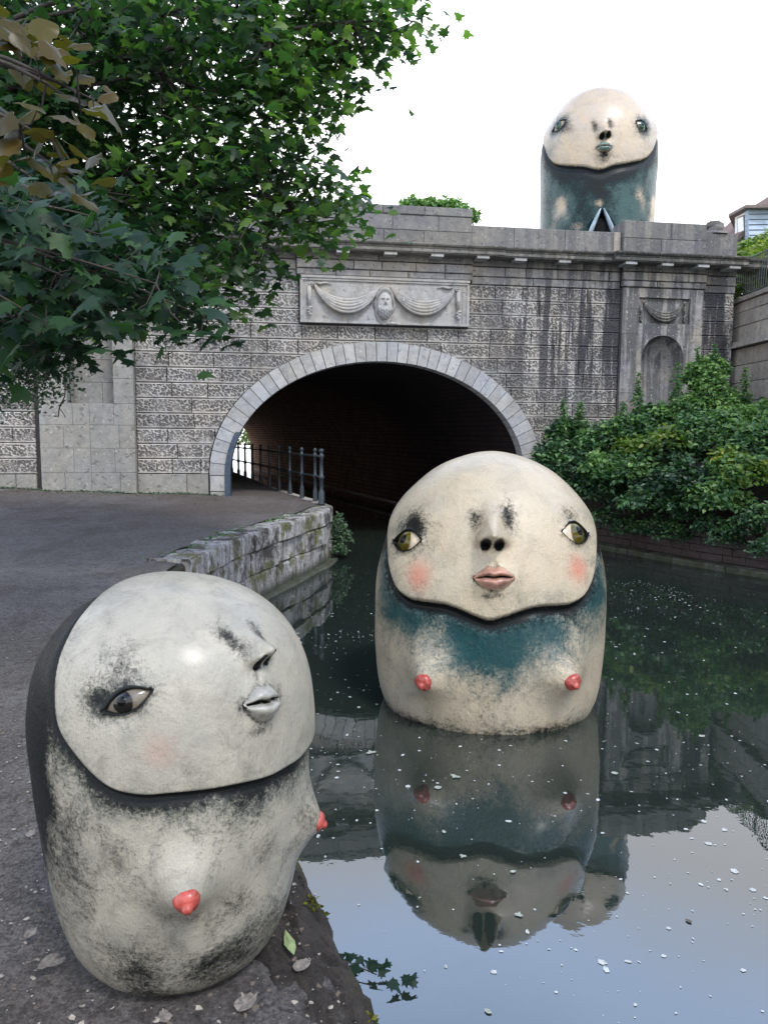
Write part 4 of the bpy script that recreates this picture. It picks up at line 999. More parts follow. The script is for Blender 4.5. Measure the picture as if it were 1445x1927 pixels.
for x,y,sz,l,g in ((95,1820,.065,'pale dry leaf on the path left of the grey statue base',0),(465,1893,.055,'crumpled pale leaf on the path below the grey statue',0),(545,1780,.085,'pale green fallen leaf on the earth verge right of the grey statue',1),(570,1822,.045,'small dry leaf on the verge below the green leaf',0),(60,1572,.035,'dry curled leaf on the path at the left edge, highest of the large ones',0),(60,1760,.035,'dry leaf lying on the path near the lower left edge',0),(310,1917,.035,'dry leaf at the very bottom of the path',0)):
    p=gpt(x,y,1.105 if x<540 else 1.12); V0,F0=LS['broad' if not g else 'oval']
    V=[(v[0]*sz*(1 if not g else .7),(v[1]-.5)*sz*1.1,.004+abs(v[2])*sz*.8+abs(math.sin(v[0]*9+v[1]*5))*sz*.08) for v in V0]
    o=link('fallen_leaf',mesh('fallen_leaf',V,[tuple(f) for f in F0],Mgl if g else Mdl),None,tuple(p)); o.rotation_euler[2]=random.uniform(0,6.28) if not g else .4; tag(o,l,'leaf','leaves fallen on the towpath')
# grass tufts on the quay coping
P=[]
for Y0_,w_ in ((9.5,.3),(10.6,.25),(11.4,.3),(12.6,.25),(13.4,.3),(14.2,.2)):
    for i in range(90): y=Y0_+random.gauss(0,w_); P.append((edgeX(y)-.42+random.gauss(0,.07),y,1.08))
gr=link('grass_tufts',leaves_mesh('grass_tufts',np.array(P),rng.uniform(.03,.09,len(P)),'small',M['leaf_weed'],droop=-.8,tint=rng.uniform(.3,.9,len(P)))); tag(gr,'small grass tufts along the back of the quay coping','grass',kind='stuff')

# cushion moss along the rim of the near bank edge
P=[]
for i in range(5200):
    y=random.uniform(1.4,5.0); n_=math.sin(y*5.1)+math.sin(y*11.7+1)+.6*math.sin(y*23)
    if n_<-.2+random.random()*.8: continue
    P.append((edgeX(y)-abs(random.gauss(0,.035))+.02,y,1.085+random.uniform(-.035,.006)))
M['moss']=mat_leaf('cushion_moss',(.03,.035,.006),(.075,.085,.012),(.14,.14,.02),.9,.1,.1)
mo=link('cushion_moss',leaves_mesh('cushion_moss',np.array(P),rng.uniform(.010,.024,len(P)),'small',M['moss'],droop=-.6)); tag(mo,'yellow-green moss along the rim of the near bank edge','moss',kind='stuff')
spg=empty('reflection_sprig',(-.2,3.3,.1)); tag(spg,'added dark sprig standing in for a leaf reflection on the water beside the near bank edge','sprig')  # added leaves at the surface, imitating a dark reflection of foliage
b=B(); b.tube([(-.42,3.36,.10),(-.2,3.36,.05),(-.02,3.28,.03)],.004,4); adopt(b.build('stem',M['bark'],None,True),spg)
for i in range(16):
    t=random.random(); o=link('leaf',leaves_mesh('leaf',np.array([(-.26+.34*t+random.gauss(0,.02),3.38-.14*t+random.gauss(0,.045),.03+random.uniform(0,.03))]),random.uniform(.05,.085),'maple',M['leaf_near'],droop=.0,spread=.3,tint=np.array([.2]))); adopt(o,spg)

# weeds and dirt at the foot of the portal wall
P=[]
for i in range(900):
    u=random.choice((-10.2,-8.3,-7.3,-6.1,-5.2,-4.6,-4.1))+random.gauss(0,.35); q=W(u,(.24 if -7.5<u<-5.5 else .07)+abs(random.gauss(0,.05)),0)
    if u<-3.7: P.append((q.x,q.y,pathz(q.x,q.y)))
wb=link('wall_foot_weeds',leaves_mesh('wall_foot_weeds',np.array(P),rng.uniform(.03,.09,len(P)),'small',M['leaf_ivy'],droop=-.8)); tag(wb,'low weeds and moss along the foot of the portal wall',kind='stuff')
dbs=flecks(2600,lambda:(lambda u,o:(lambda q:(q.x,q.y,pathz(q.x,q.y)+.006))(W(u,o,0)))(random.uniform(-11,-3.7),.1+abs(random.gauss(0,.55))),0,lambda:min(.05,.008+random.expovariate(1/.014)),M['twig'],'wall_foot_debris',None,False); tag(dbs,'dark leaf debris gathered along the foot of the portal wall','leaf litter')

# ------------------------------------------------------------ the three ceramic figures
def prof(knots,n):
    K=np.array(knots,float); P=np.vstack([2*K[0]-K[1],K,2*K[-1]-K[-2]]); P[0]=[-K[1][0],K[1][1]]; P[-1]=[-K[-2][0],K[-2][1]]; o=[]
    for i in range(len(K)-1):
        p0,p1,p2,p3=P[i:i+4]
        for t in np.linspace(0,1,24,endpoint=False): o.append(.5*((2*p1)+(-p0+p2)*t+(2*p0-5*p1+4*p2-p3)*t*t+(-p0+3*p1-3*p2+p3)*t**3))
    o.append(K[-1]); o=np.array(o); o[:,0]=np.maximum(o[:,0],0); s=np.r_[0,np.cumsum(np.hypot(*np.diff(o,axis=0).T))]; q=np.linspace(0,s[-1],n)
    return np.interp(q,s,o[:,0]),np.interp(q,s,o[:,1])
def sst(x,a,b):
    t=np.clip((x-a)/(b-a),0,1); return t*t*(3-2*t)
def vnoise(P,f,seed=0):      # cheap smooth lattice noise, 0..1
    q=P*f+seed*17.3; i=np.floor(q).astype(np.int64); r=q-i; r=r*r*(3-2*r)
    def h(a): 
        n=(a[...,0]*73856093)^(a[...,1]*19349663)^(a[...,2]*83492791); n=(n^(n>>13))*1274126177; return ((n^(n>>16))&0xffff)/65535.
    v=0
    for dx in (0,1):
        for dy in (0,1):
            for dz in (0,1):
                w_=(r[...,0] if dx else 1-r[...,0])*(r[...,1] if dy else 1-r[...,1])*(r[...,2] if dz else 1-r[...,2]); v=v+w_*h(i+np.array([dx,dy,dz]))
    return v
def polysd(x,y,poly):
    """signed distance to a closed polygon, positive inside"""
    d=np.full(x.shape,1e9); ins=np.zeros(x.shape,bool); n=len(poly)
    for i in range(n):
        (x0,y0),(x1,y1)=poly[i],poly[(i+1)%n]; ex_,ey_=x1-x0,y1-y0
        t=np.clip(((x-x0)*ex_+(y-y0)*ey_)/(ex_*ex_+ey_*ey_),0,1); d=np.minimum(d,np.hypot(x-x0-t*ex_,y-y0-t*ey_))
        c=(y0>y)!=(y1>y); xi=x0+(y-y0)*ex_/(ey_ if ey_ else 1e-9); ins^=c&(x<xi)
    return np.where(ins,d,-d)
def smoothpoly(half,mirror=True,m=6):
    pts=list(half)+([(-x,y) for x,y in half[::-1] if x!=0] if mirror else []); n=len(pts); P=np.array(pts,float); o=[]
    for i in range(n):
        p0,p1,p2,p3=P[i-1],P[i],P[(i+1)%n],P[(i+2)%n]
        for t in np.linspace(0,1,m,endpoint=False): o.append(tuple(.5*((2*p1)+(-p0+p2)*t+(2*p0-5*p1+4*p2-p3)*t*t+(-p0+3*p1-3*p2+p3)*t**3)))
    return o
CR=.27
def mat_glaze(name,cream,cream2,teal,dark,blush,rough=.26,grain=1.0,sc=1.0,soft=.6):
    m=NT(name); a=m.n('ShaderNodeAttribute'); a.attribute_name='paint'; sp=m.n('ShaderNodeSeparateColor'); m.L(a.outputs['Color'],sp.inputs[0])
    p=m.objc((1,1,1)); ws=m.n('ShaderNodeVectorMath',operation='SCALE'); m.L(p,ws.inputs[0]); ws.inputs['Scale'].default_value=1/sc; p=ws.outputs[0]
    n1=m.noise(p,5,7,.72,.6); n2=m.noise(p,34,5,.7,.8); n3=m.noise(p,110,3,.7); n4=m.noise(p,2.2,4,.6,.8)
    c=m.mix(m.ramp(n4,[(.35,0),(.65,1)]),cream,cream2)
    c=m.mix(m.ramp(n1,[(.46,0),(.70,.48*grain)]),c,tuple(x*.48 for x in cream)); c=m.mix(m.ramp(n3,[(.58,0),(.68,.35*grain)]),c,tuple(x*.4 for x in cream))
    nn=m.math('ADD',m.math('MULTIPLY',m.math('SUBTRACT',n1,.5),1.1),m.math('MULTIPLY',m.math('SUBTRACT',n2,.5),1.5))
    nn=m.math('ADD',nn,m.math('MULTIPLY',m.math('SUBTRACT',n3,.5),.6))
    def fac(ch,k=1,lo=.2,hi=.8,w_=.8): return m.mr(m.math('ADD',ch,m.math('MULTIPLY',m.math('MULTIPLY',nn,w_),m.mr(ch,0,.12,0,1))),lo,hi,0,k)
    c=m.mix(fac(sp.outputs[2],.85,.1,1.0,.35),c,blush)
    c=m.mix(fac(sp.outputs[1],1,.05,1.25,soft*1.15),c,teal)
    fd=fac(sp.outputs[0],1,.16,.90,soft*1.1); c=m.mix(fd,c,dark)
    c=m.mix(m.ramp(n2,[(.66,0),(.74,.55*grain)]),c,tuple(x*.3 for x in cream))
    m.col(c); m.b.inputs['Roughness'].default_value=rough; m.L(m.mr(fd,0,.8,.38,.10),m.b.inputs['Coat Weight']); m.b.inputs['Coat Roughness'].default_value=CR; m.L(m.mr(fd,0,.8,.45,.12),m.b.inputs['Specular IOR Level'])
    m.L(m.mr(n2,.3,.7,rough,rough+.25),m.b.inputs['Roughness'])
    st=m.n('ShaderNodeMapping'); st.inputs['Scale'].default_value=(1,1,.25); m.L(p,st.inputs[0])
    m.bump(m.math('ADD',m.math('ADD',n1,m.math('MULTIPLY',n2,.5)),m.math('MULTIPLY',m.noise(st.outputs[0],70,3,.6),.6)),.013*sc,.85); return m.m
def gloss(name,c,r=.15,var=.2,sc=20):
    m=NT(name); n=m.noise(m.objc(),sc,4,.6); m.col(m.mix(m.ramp(n,[(.3,0),(.7,1)]),tuple(x*(1-var) for x in c),tuple(min(1,x*(1+var)) for x in c))); m.rough(r); m.b.inputs['Coat Weight'].default_value=.12; m.b.inputs['Coat Roughness'].default_value=.05
    m.bump(n,.002); return m.m
def figure(name,loc,knots,k,W_,axis,half,feats,nt,nz,mat,label,opts):
    """loc base centre; knots profile; k depth ratio; W_ half width; axis (azimuth, elevation, head centre z) of the face"""
    root=empty(name,loc); tag(root,label,'sculpture','painted ceramic figures')
    w_,z_=prof(knots,nz); az0=math.radians(axis[0])
    dens=lambda t:1+2.0*np.exp(-((np.angle(np.exp(1j*(t-az0*.7))))/1.15)**2)
    tt=np.linspace(-PI,PI,4001); cd=np.cumsum(dens(tt)); cd=(cd-cd[0])/(cd[-1]-cd[0]); th=np.interp(np.linspace(0,1,nt,endpoint=False),cd,tt)
    G=np.stack([w_[:,None]*np.sin(th),-k*w_[:,None]*np.cos(th),np.repeat(z_[:,None],nt,1)],-1)
    def normals(G):
        du=np.roll(G,-1,1)-np.roll(G,1,1); dv=np.gradient(G,axis=0); n=np.cross(du,dv); n[0]=(0,0,-1); n[-1]=(0,0,1); l=np.linalg.norm(n,axis=-1,keepdims=True); return n/np.maximum(l,1e-12)
    Nn=normals(G)
    if (Nn[nz//2,:,0]*G[nz//2,:,0]).sum()<0: Nn=-Nn; 
    # face plane angles
    a,e=az0,math.radians(axis[1]); A=np.array([math.sin(a)*math.cos(e),-math.cos(a)*math.cos(e),math.sin(e)]); R=np.array([math.cos(a),math.sin(a),0]); U=-np.cross(A,R)
    if U[2]<0: U=-U
    d=(G-np.array([0,0,axis[2]]))/np.array([1,k,1]); d/=np.linalg.norm(d,axis=-1,keepdims=True)+1e-9
    ang=np.degrees(np.arccos(np.clip(d@A,-1,1))); X=d@R; Y=d@U; h=np.hypot(X,Y)+1e-9; p,q=ang*X/h,ang*Y/h
    sd_=polysd(p,q,smoothpoly(half)); sdm=np.radians(sd_)*W_
    face=sst(sdm,-.004*W_,.035*W_)
    disp=np.zeros(G.shape[:2]); vec=np.zeros(G.shape)
    fh=opts.get('fh',.055)*W_
    disp+=fh*face*(1-.35*sst(sdm,.03*W_,.45*W_)) ; disp-=.03*W_*np.exp(-((sdm+.035*W_)/(.035*W_))**2)
    lower=(G[...,2]<axis[2]+.6*W_)
    disp+=.010*W_*(vnoise(G/W_,2.2,3)-.5)+.005*W_*(vnoise(G/W_,6,5)-.5)
    # paint channels: 0 dark, 1 teal, 2 blush
    pt=np.zeros(G.shape[:2]+(3,))
    below=-sdm/W_
    az=np.degrees(np.angle(np.exp(1j*(th-az0))))[None,:]*np.ones(G.shape[:2])
    o=opts
    front=np.exp(-(np.abs(az)/62)**4)
    pt[...,0]+=(sdm<0)*o.get('neck',1.3)*np.exp(-np.clip(below,0,9)/o.get('neckw',.06))*(.45+1.1*vnoise(G/W_*np.array([1,1,.6]),3.5,51))
    pt[...,0]+=.75*np.exp(-(np.abs(sdm)/(.016*W_))**2)
    hood=sst(np.abs(az),o.get('hood0',62),o.get('hood1',86))*(sdm<0)*(.22+.9*np.exp(-(below/.26)**2))*(.6+.7*vnoise(G/W_*np.array([1,1,.4]),5,31))*sst(G[...,2],o['hoodz']-.35*W_,o['hoodz']+.35*W_)
    pt[...,0]+=1.2*hood; pt[...,1]+=.30*np.exp(-(sdm/(.13*W_))**2)*(sdm>0)+.16*np.exp(-((sdm-.25*W_)/(.2*W_))**2)*vnoise(G/W_,3,21)
    pt[...,1]+=(sdm<0)*o.get('teal',1.0)*(.75+.5*vnoise(G/W_,4.5,11))*np.exp(-(np.clip(below,0,9)/o.get('tealw',.36))**2)*(.75+.45*np.exp(-((az-o.get('tealaz',0))/34)**2))
    for c,r_,ch,am in o.get('blobs',()):
        dd=np.linalg.norm((G-np.array(c))/np.array(r_ if hasattr(r_,'__len__') else (r_,)*3),axis=-1); pt[...,ch]+=am*np.exp(-dd**2)*(.35+1.2*vnoise(G/W_,5.5,41))
    pt[...,0]+=o.get('grime',0)*(vnoise(G/W_,3.2,8)*.6+vnoise(G/W_,7.5,2)*.4)*np.where(sdm<0,1,.25)
    pt[...,0]+=o.get('foot',0)*np.exp(-np.clip(G[...,2]-knots[0][1],0,9)/(.16*W_))
    def frm(c,roll=0,up=None):
        c=np.array(c); i=np.unravel_index(np.linalg.norm(G-c,axis=-1).argmin(),G.shape[:2]); n=Nn[i]; c0=G[i]
        u=np.array(up)-c0 if up is not None else np.array([0,0,1.]); u=u-n*(u@n); u/=np.linalg.norm(u); r=np.cross(u,n)
        cr,sr=math.cos(math.radians(roll)),math.sin(math.radians(roll)); return c0,n,r*cr+u*sr,u*cr-r*sr
    def loc_(c0,n,r,u):
        dl=G-c0; return dl@r/W_,dl@u/W_,dl@n/W_
    eyes=[]
    almonds=np.zeros(G.shape[:2]); lipmask=np.zeros(G.shape[:2],bool)
    for f in feats:
        ty=f['t']; c0,n,r,u=frm(f['c'],f.get('roll',0),f.get('up')); x,y,zz=loc_(c0,n,r,u); near=(np.abs(zz)<.5)
        s=f.get('s',1.0)
        if ty=='nose':
            L=f.get('L',.32)*s; wd=f.get('w',.085)*s; hh=f.get('h',.15)*s; x=x/1;
            t=np.clip(y/L,0,1); ridge=(1-t)**1.15*sst(y,-.055*s,.012*s)
            wid=wd*(1.0-.40*t); prof_=np.exp(-(np.abs(x)/wid)**2.2)
            ridge=((1-t)**1.7*.75+.25*(1-t))*sst(y,-.070*s,.030*s); H=hh*ridge*prof_*near
            wing_=.06*s*(np.exp(-((np.abs(x)-.085*s)/(.034*s))**2-((y-.010*s)/(.045*s))**2))*near
            H=H+wing_+.045*s*np.exp(-(x/(.05*s))**2-((y-.03*s)/(.05*s))**2)*near; 
            base=np.exp(-((x)/(wd*1.9))**2-((y-.1*s)/(.22*s))**2)*.02*near; H+=base
            vec+=(H*W_)[...,None]*n[None,None]; vec+=(-.18*H*W_*np.exp(-((y)/(.07*s))**2))[...,None]*u
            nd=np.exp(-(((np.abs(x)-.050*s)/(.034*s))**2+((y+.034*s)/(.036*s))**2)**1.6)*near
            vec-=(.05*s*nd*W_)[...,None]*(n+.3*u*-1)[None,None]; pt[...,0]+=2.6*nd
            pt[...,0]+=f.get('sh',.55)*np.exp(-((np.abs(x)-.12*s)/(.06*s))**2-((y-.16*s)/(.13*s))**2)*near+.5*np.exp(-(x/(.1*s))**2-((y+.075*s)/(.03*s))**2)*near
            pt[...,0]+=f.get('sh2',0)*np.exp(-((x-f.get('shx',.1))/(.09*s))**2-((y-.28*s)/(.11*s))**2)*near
        if ty=='lips':
            hw=f.get('hw',.17)*s; y=y/f.get('hs',1.0); rx=np.clip(np.abs(x)/hw,0,1); inn=(np.abs(x)<hw)&near
            ym=.004*s+.010*s*np.exp(-(x/(.035*s))**2)*-1+.006*s*np.cos(rx*PI)
            yt=ym+.082*s*(1-rx**1.7)*(1-.20*np.exp(-(x/(.026*s))**2)); yb=ym-.096*s*(1-rx**2.1)*(1-.06*np.exp(-(x/(.02*s))**2))
            su=np.clip((y-ym)/np.maximum(yt-ym,1e-4),0,1); sl_=np.clip((ym-y)/np.maximum(ym-yb,1e-4),0,1)
            up_=np.where((y>ym)&(y<yt)&inn,np.sin(PI*su**.75)**.8,0)*(1-rx**2.5)**.6; lo_=np.where((y<=ym)&(y>yb)&inn,np.sin(PI*sl_**.7)**.8,0)*(1-rx**2.5)**.6
            H=(.062*up_+.080*lo_)*s+.045*s*np.exp(-(x/(hw*1.1))**2-((y+.005*s)/(.12*s))**2)*near
            gr_=np.exp(-((y-ym)/(.0085*s))**2)*inn*(1-rx**4)
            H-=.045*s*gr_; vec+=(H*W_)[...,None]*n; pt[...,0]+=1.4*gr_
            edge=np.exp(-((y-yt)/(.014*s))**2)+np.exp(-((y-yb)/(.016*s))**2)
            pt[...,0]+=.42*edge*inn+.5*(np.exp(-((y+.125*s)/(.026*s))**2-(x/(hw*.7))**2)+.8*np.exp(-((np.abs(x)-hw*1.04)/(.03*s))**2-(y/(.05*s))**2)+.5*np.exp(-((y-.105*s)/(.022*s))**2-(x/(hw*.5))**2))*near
            lipmask|=inn&(((y>ym)&(su>.02)&(su<.93))|((y<=ym)&(sl_>.02)&(sl_<.93)))&(rx<.97)&(gr_<.4)
            # philtrum
            vec-=(.015*s*np.exp(-(x/(.018*s))**2-((y-.115*s)/(.035*s))**2)*near*W_)[...,None]*n
        if ty=='eye':
            hw=f.get('hw',.13)*s; hh=f.get('hh',.072)*s; yy=y-.0; al=hh*np.clip(1-(np.abs(x)/hw)**1.8,0,1)-np.abs(yy)
            ins=sst(al,-.004*s,.010*s)*near*(np.abs(x)<hw*1.02)
            rim=np.exp(-((al+.016*s)/(.014*s))**2)*near*(np.abs(x)<hw*1.25)*(np.abs(y)<hh*1.6)
            sock=np.exp(-((x/(hw*1.6))**2+(y/(hh*2.2))**2)**1.2)*near
            vec+=(W_*(.020*s*rim-.085*s*ins-.012*s*sock))[...,None]*n; almonds=np.maximum(almonds,ins)
            pt[...,0]+=1.35*np.exp(-((al+.006*s)/(.013*s))**2)*near*(np.abs(x)<hw*1.15)*(np.abs(y)<hh*1.4)+1.0*ins
            smu=f.get('sm',.7)*np.exp(-(((x-f.get('sx',0))/(hw*1.5))**2+((y-f.get('sy',.04))/(hh*2.4))**2)**1.0)*near; pt[...,0]+=.50*smu; pt[...,1]+=.80*smu
            eyes.append((f,c0,n,r,u,hw,hh,s))
        if ty=='breast':
            rr=f.get('r',.17)*s; hh=f.get('h',.15)*s; q_=np.hypot(x,y-.03*s)
            H=hh*np.exp(-(q_/rr)**1.7)*(np.abs(zz)<.6); dr=n*.94-np.array([0,0,.30]); vec+=(H*W_)[...,None]*dr; eyes.append((f,c0,n,r,u,rr,hh,s))
        if ty=='blush': pt[...,2]+=.85*f.get('a',1.0)*np.exp(-((x/(.12*s))**2+(y/(.14*s))**2)**.9)*near
        if ty=='smudge': pt[...,f.get('ch',0)]+=f.get('a',.6)*np.exp(-((x/(.12*s*f.get('kx',1)))**2+(y/(.10*s))**2))*near
        if ty=='cleft':
            cl=np.exp(-((x/(.17*s))**2)**1.5)*sst(-(y-.17*s)-np.abs(x)*1.0,0,.10)*(np.abs(zz)<.6)*sst(y,-.45,-.35)
            vec-=(.16*cl*W_)[...,None]*n; pt[...,0]+=.8*cl; pt[...,2]*=1
            eyes.append((f,c0,n,r,u,0,0,s))
    V=G+Nn*disp[...,None]+vec
    PN=normals(V); 
    if (PN[nz//2]*Nn[nz//2]).sum()<0: PN=-PN
    idx=np.arange(nz*nt).reshape(nz,nt); a_=idx[:-1]; b_=np.roll(idx,-1,1)[:-1]; c_=np.roll(idx,-1,1)[1:]; d_=idx[1:]
    Fq=np.stack([a_,b_,c_,d_],-1)
    if np.dot(np.cross(V[nz//2,1]-V[nz//2,0],V[nz//2+1,0]-V[nz//2,0]),Nn[nz//2,0])<0: Fq=Fq[...,::-1]
    fm=(face[:-1]>.5); lm=lipmask[:-1]; Vf=V.reshape(-1,3); pn=PN.reshape(-1,3); pf=np.clip(pt,0,3).reshape(-1,3)
    def sub(nm,mask,mat_,parent):
        F=Fq[mask].reshape(-1,4); ui,inv=np.unique(F.ravel(),return_inverse=True); me=mesh(nm,Vf[ui],inv.reshape(-1,4),mat_,True)
        if len(me.vertices)==len(ui):
            ca=me.attributes.new('paint','FLOAT_COLOR','POINT'); ca.data.foreach_set('color',np.c_[pf[ui],np.ones(len(ui))].astype(np.float32).ravel())
            try: me.normals_split_custom_set_from_vertices([tuple(x) for x in pn[ui]])
            except Exception as ex: print('normals',ex)
        o_=link(nm,me,parent); return o_
    body=sub('body',~fm,mat,root); fo_=sub('face',fm&~lm,mat,root)
    lp=sub('lips',fm&lm,o['lipmat'],fo_)
    for f,c0,n,r,u,hw,hh,s in eyes:
        if f['t']=='eye':
            dep=.075*s*W_; cen=c0+n*(f.get('out',-.062)*s*W_+fh*.75)
            def cap(nm,rx,ry,cx,cy,bul,off,mt,par,m=20,rings=7):
                Vv=[];Ff=[]
                for j in range(rings+1):
                    g=j/rings
                    for i in range(m):
                        t=2*PI*i/m; xx,yy=cx+rx*g*math.cos(t),cy+ry*g*math.sin(t); hz_=bul(xx,yy)+off*(1-.3*g*g); Vv.append(tuple(cen+r*xx+u*yy+n*hz_))
                for j in range(rings):
                    for i in range(m): Ff.append((j*m+i,j*m+(i+1)%m,(j+1)*m+(i+1)%m,(j+1)*m+i))
                return link(nm,mesh(nm,Vv,Ff,mt,True),par)
            RX,RY=hw*W_*1.12,hh*W_*1.25
            bul=lambda xx,yy:dep*max(0,1-(xx/RX)**2*.85-(yy/RY)**2*.55)
            ir=f.get('ir',.062)*s*W_; ix,iy=f.get('ix',0)*W_,f.get('iy',0)*W_
            ey_=cap('eye',RX,RY,0,0,bul,0,o['sclera'],fo_)
            cap('iris',ir*1.12,ir*f.get('ik',1.12)*1.1,ix,iy,bul,.016*s*W_,o['iris'],ey_)
            pu=cap('pupil',ir*.52,ir*.56,ix+.0,iy+.18*ir,bul,.023*s*W_,o['pupil'],ey_)
        if f['t']=='breast':
            dr=n*.94-np.array([0,0,.30]); dr/=np.linalg.norm(dr); tip=c0+dr*(hh*W_*.86)+u*(.022*s*W_)
            rr=f.get('nr',.075)*s*W_; Vv=[];Ff=[]; m=22
            pr=[(1.0,-.55),(1.04,-.2),(1.0,.05),(.86,.28),(.62,.42),(.46,.50),(.40,.70),(.28,.86),(.1,.92),(.001,.93)]
            x_=np.cross(dr,[0,0,1.]); x_/=np.linalg.norm(x_); y_=np.cross(x_,dr)
            for (a1,h1) in pr:
                for i in range(m):
                    t=2*PI*i/m; q_=a1*(1+.05*math.sin(3*t+1)+.025*math.sin(7*t)*(a1>.3)); Vv.append(tuple(tip+(x_*math.cos(t)+y_*math.sin(t))*rr*q_+dr*rr*(h1+.03*math.sin(5*t)*(.2<a1<.95))))
            for j in range(len(pr)-1):
                for i in range(m): Ff.append((j*m+i,j*m+(i+1)%m,(j+1)*m+(i+1)%m,(j+1)*m+i))
            link('nipple',mesh('nipple',Vv,Ff,o['red'],True),body)
        if f['t']=='cleft':
            for sg in (-1,1):       # torn pale flaps either side of the dark opening
                bb=B(); rows=[]
                for j in range(9):
                    t=j/8; y0=.17-.62*t; x0=sg*(.015+.23*t**1.0); wd=.012+.055*math.sin(PI*min(1,t*.75+.12)); rows.append((x0-sg*wd*.2,x0+sg*wd,y0,.02+.06*math.sin(PI*t)))
                i0=0
                for (xa,xb,y0,hz_) in rows:
                    for (xx,ho) in ((xa,hz_-.02),((xa+xb)/2,hz_+.035),(xb,hz_-.03)): bb.v.append(tuple(c0+(r*xx+u*y0+n*(ho-.02))*W_*s))
                    for (xx,ho) in ((xb,hz_-.07),(xa,hz_-.07)): bb.v.append(tuple(c0+(r*xx+u*y0+n*(ho-.02))*W_*s))
                for j in range(8):
                    for q_ in range(5):
                        k2=(q_+1)%5; bb.f.append((j*5+q_,j*5+k2,(j+1)*5+k2,(j+1)*5+q_))
                bb.build('flap',o['flap'],body,True)
    return root
red=gloss('red_glaze',(.34,.060,.045),.32,.45,40); pup=gloss('black_pupil',(.003,.003,.003),.25,0); pup.node_tree.nodes['Principled BSDF'].inputs['Specular IOR Level'].default_value=.2
figure('grey_ceramic_figure',(-.592,2.03,1.065),[(0,0),(.10,0.0),(.165,.010),(.222,.035),(.270,.08),(.306,.15),(.334,.25),(.355,.38),(.370,.51),(.380,.64),(.384,.77),(.368,.88),(.330,.968),(.262,1.043),(.176,1.094),(.088,1.121),(0,1.13)],.92,.40,(60,35,.735),
 [(0,-46),(-10,-46),(-21,-44),(-38,-40),(-51,-36),(-62,-32),(-72,-24),(-78,-12),(-81,2),(-81,15),(-76,27),(-68,39),(-58,49),(-45,58),(-30,66),(-15,71),(0,73)],
 [dict(t='eye',c=(-.009,-.332,.901),roll=24,hw=.136,hh=.055,ir=.054,ix=-.022,iy=.0,sx=-.03,sy=.03,sm=1.0),
  dict(t='eye',c=(.33,.18,.901),roll=-24,hw=.150,hh=.066,ir=.062,ix=.022,sm=.6),
  dict(t='nose',c=(.262,-.188,.960),up=(.203,-.159,1.039),L=.30,w=.10,h=.17,s=.86,sh=.6,sh2=.25,shx=-.13),
  dict(t='lips',c=(.276,-.229,.862),roll=-4,hw=.135,s=1.0,hs=1.35),
  dict(t='breast',c=(.112,-.318,.44),r=.19,h=.20,nr=.078),dict(t='breast',c=(.375,.0,.43),r=.19,h=.15,nr=.070),
  dict(t='blush',c=(.063,-.348,.787),a=.62,s=1.15),dict(t='smudge',c=(-.047,-.269,.982),a=.40,s=1.2),dict(t='smudge',c=(-.08,-.30,.90),a=.45,s=1.1)],
 430,440,mat_glaze('pale_grey_glaze',(.385,.355,.28),(.30,.285,.235),(.035,.06,.06),(.010,.012,.012),(.40,.21,.16),.28,1.2,.4,.75),
 'pale grey armless ceramic figure with a tilted face standing on the towpath in the foreground',
 dict(fh=.04,neck=1.5,neckw=.075,hoodz=.50,hood0=96,hood1=104,teal=.75,tealw=.28,tealaz=-30,grime=.55,foot=.8,lipmat=gloss('grey_lip_glaze',(.27,.26,.225),.4,.3,30),
  sclera=gloss('dull_eye_white',(.17,.145,.11),.12),iris=gloss('black_iris',(.010,.009,.008),.05),pupil=pup,red=red,flap=None,
  blobs=[((-.40,-.05,.55),(.12,.25,.35),0,1.5),((-.30,-.22,.62),(.07,.15,.16),0,1.1),((.15,-.30,.16),(.22,.2,.07),0,.5),((.25,-.2,.18),(.1,.2,.14),1,.5)]))
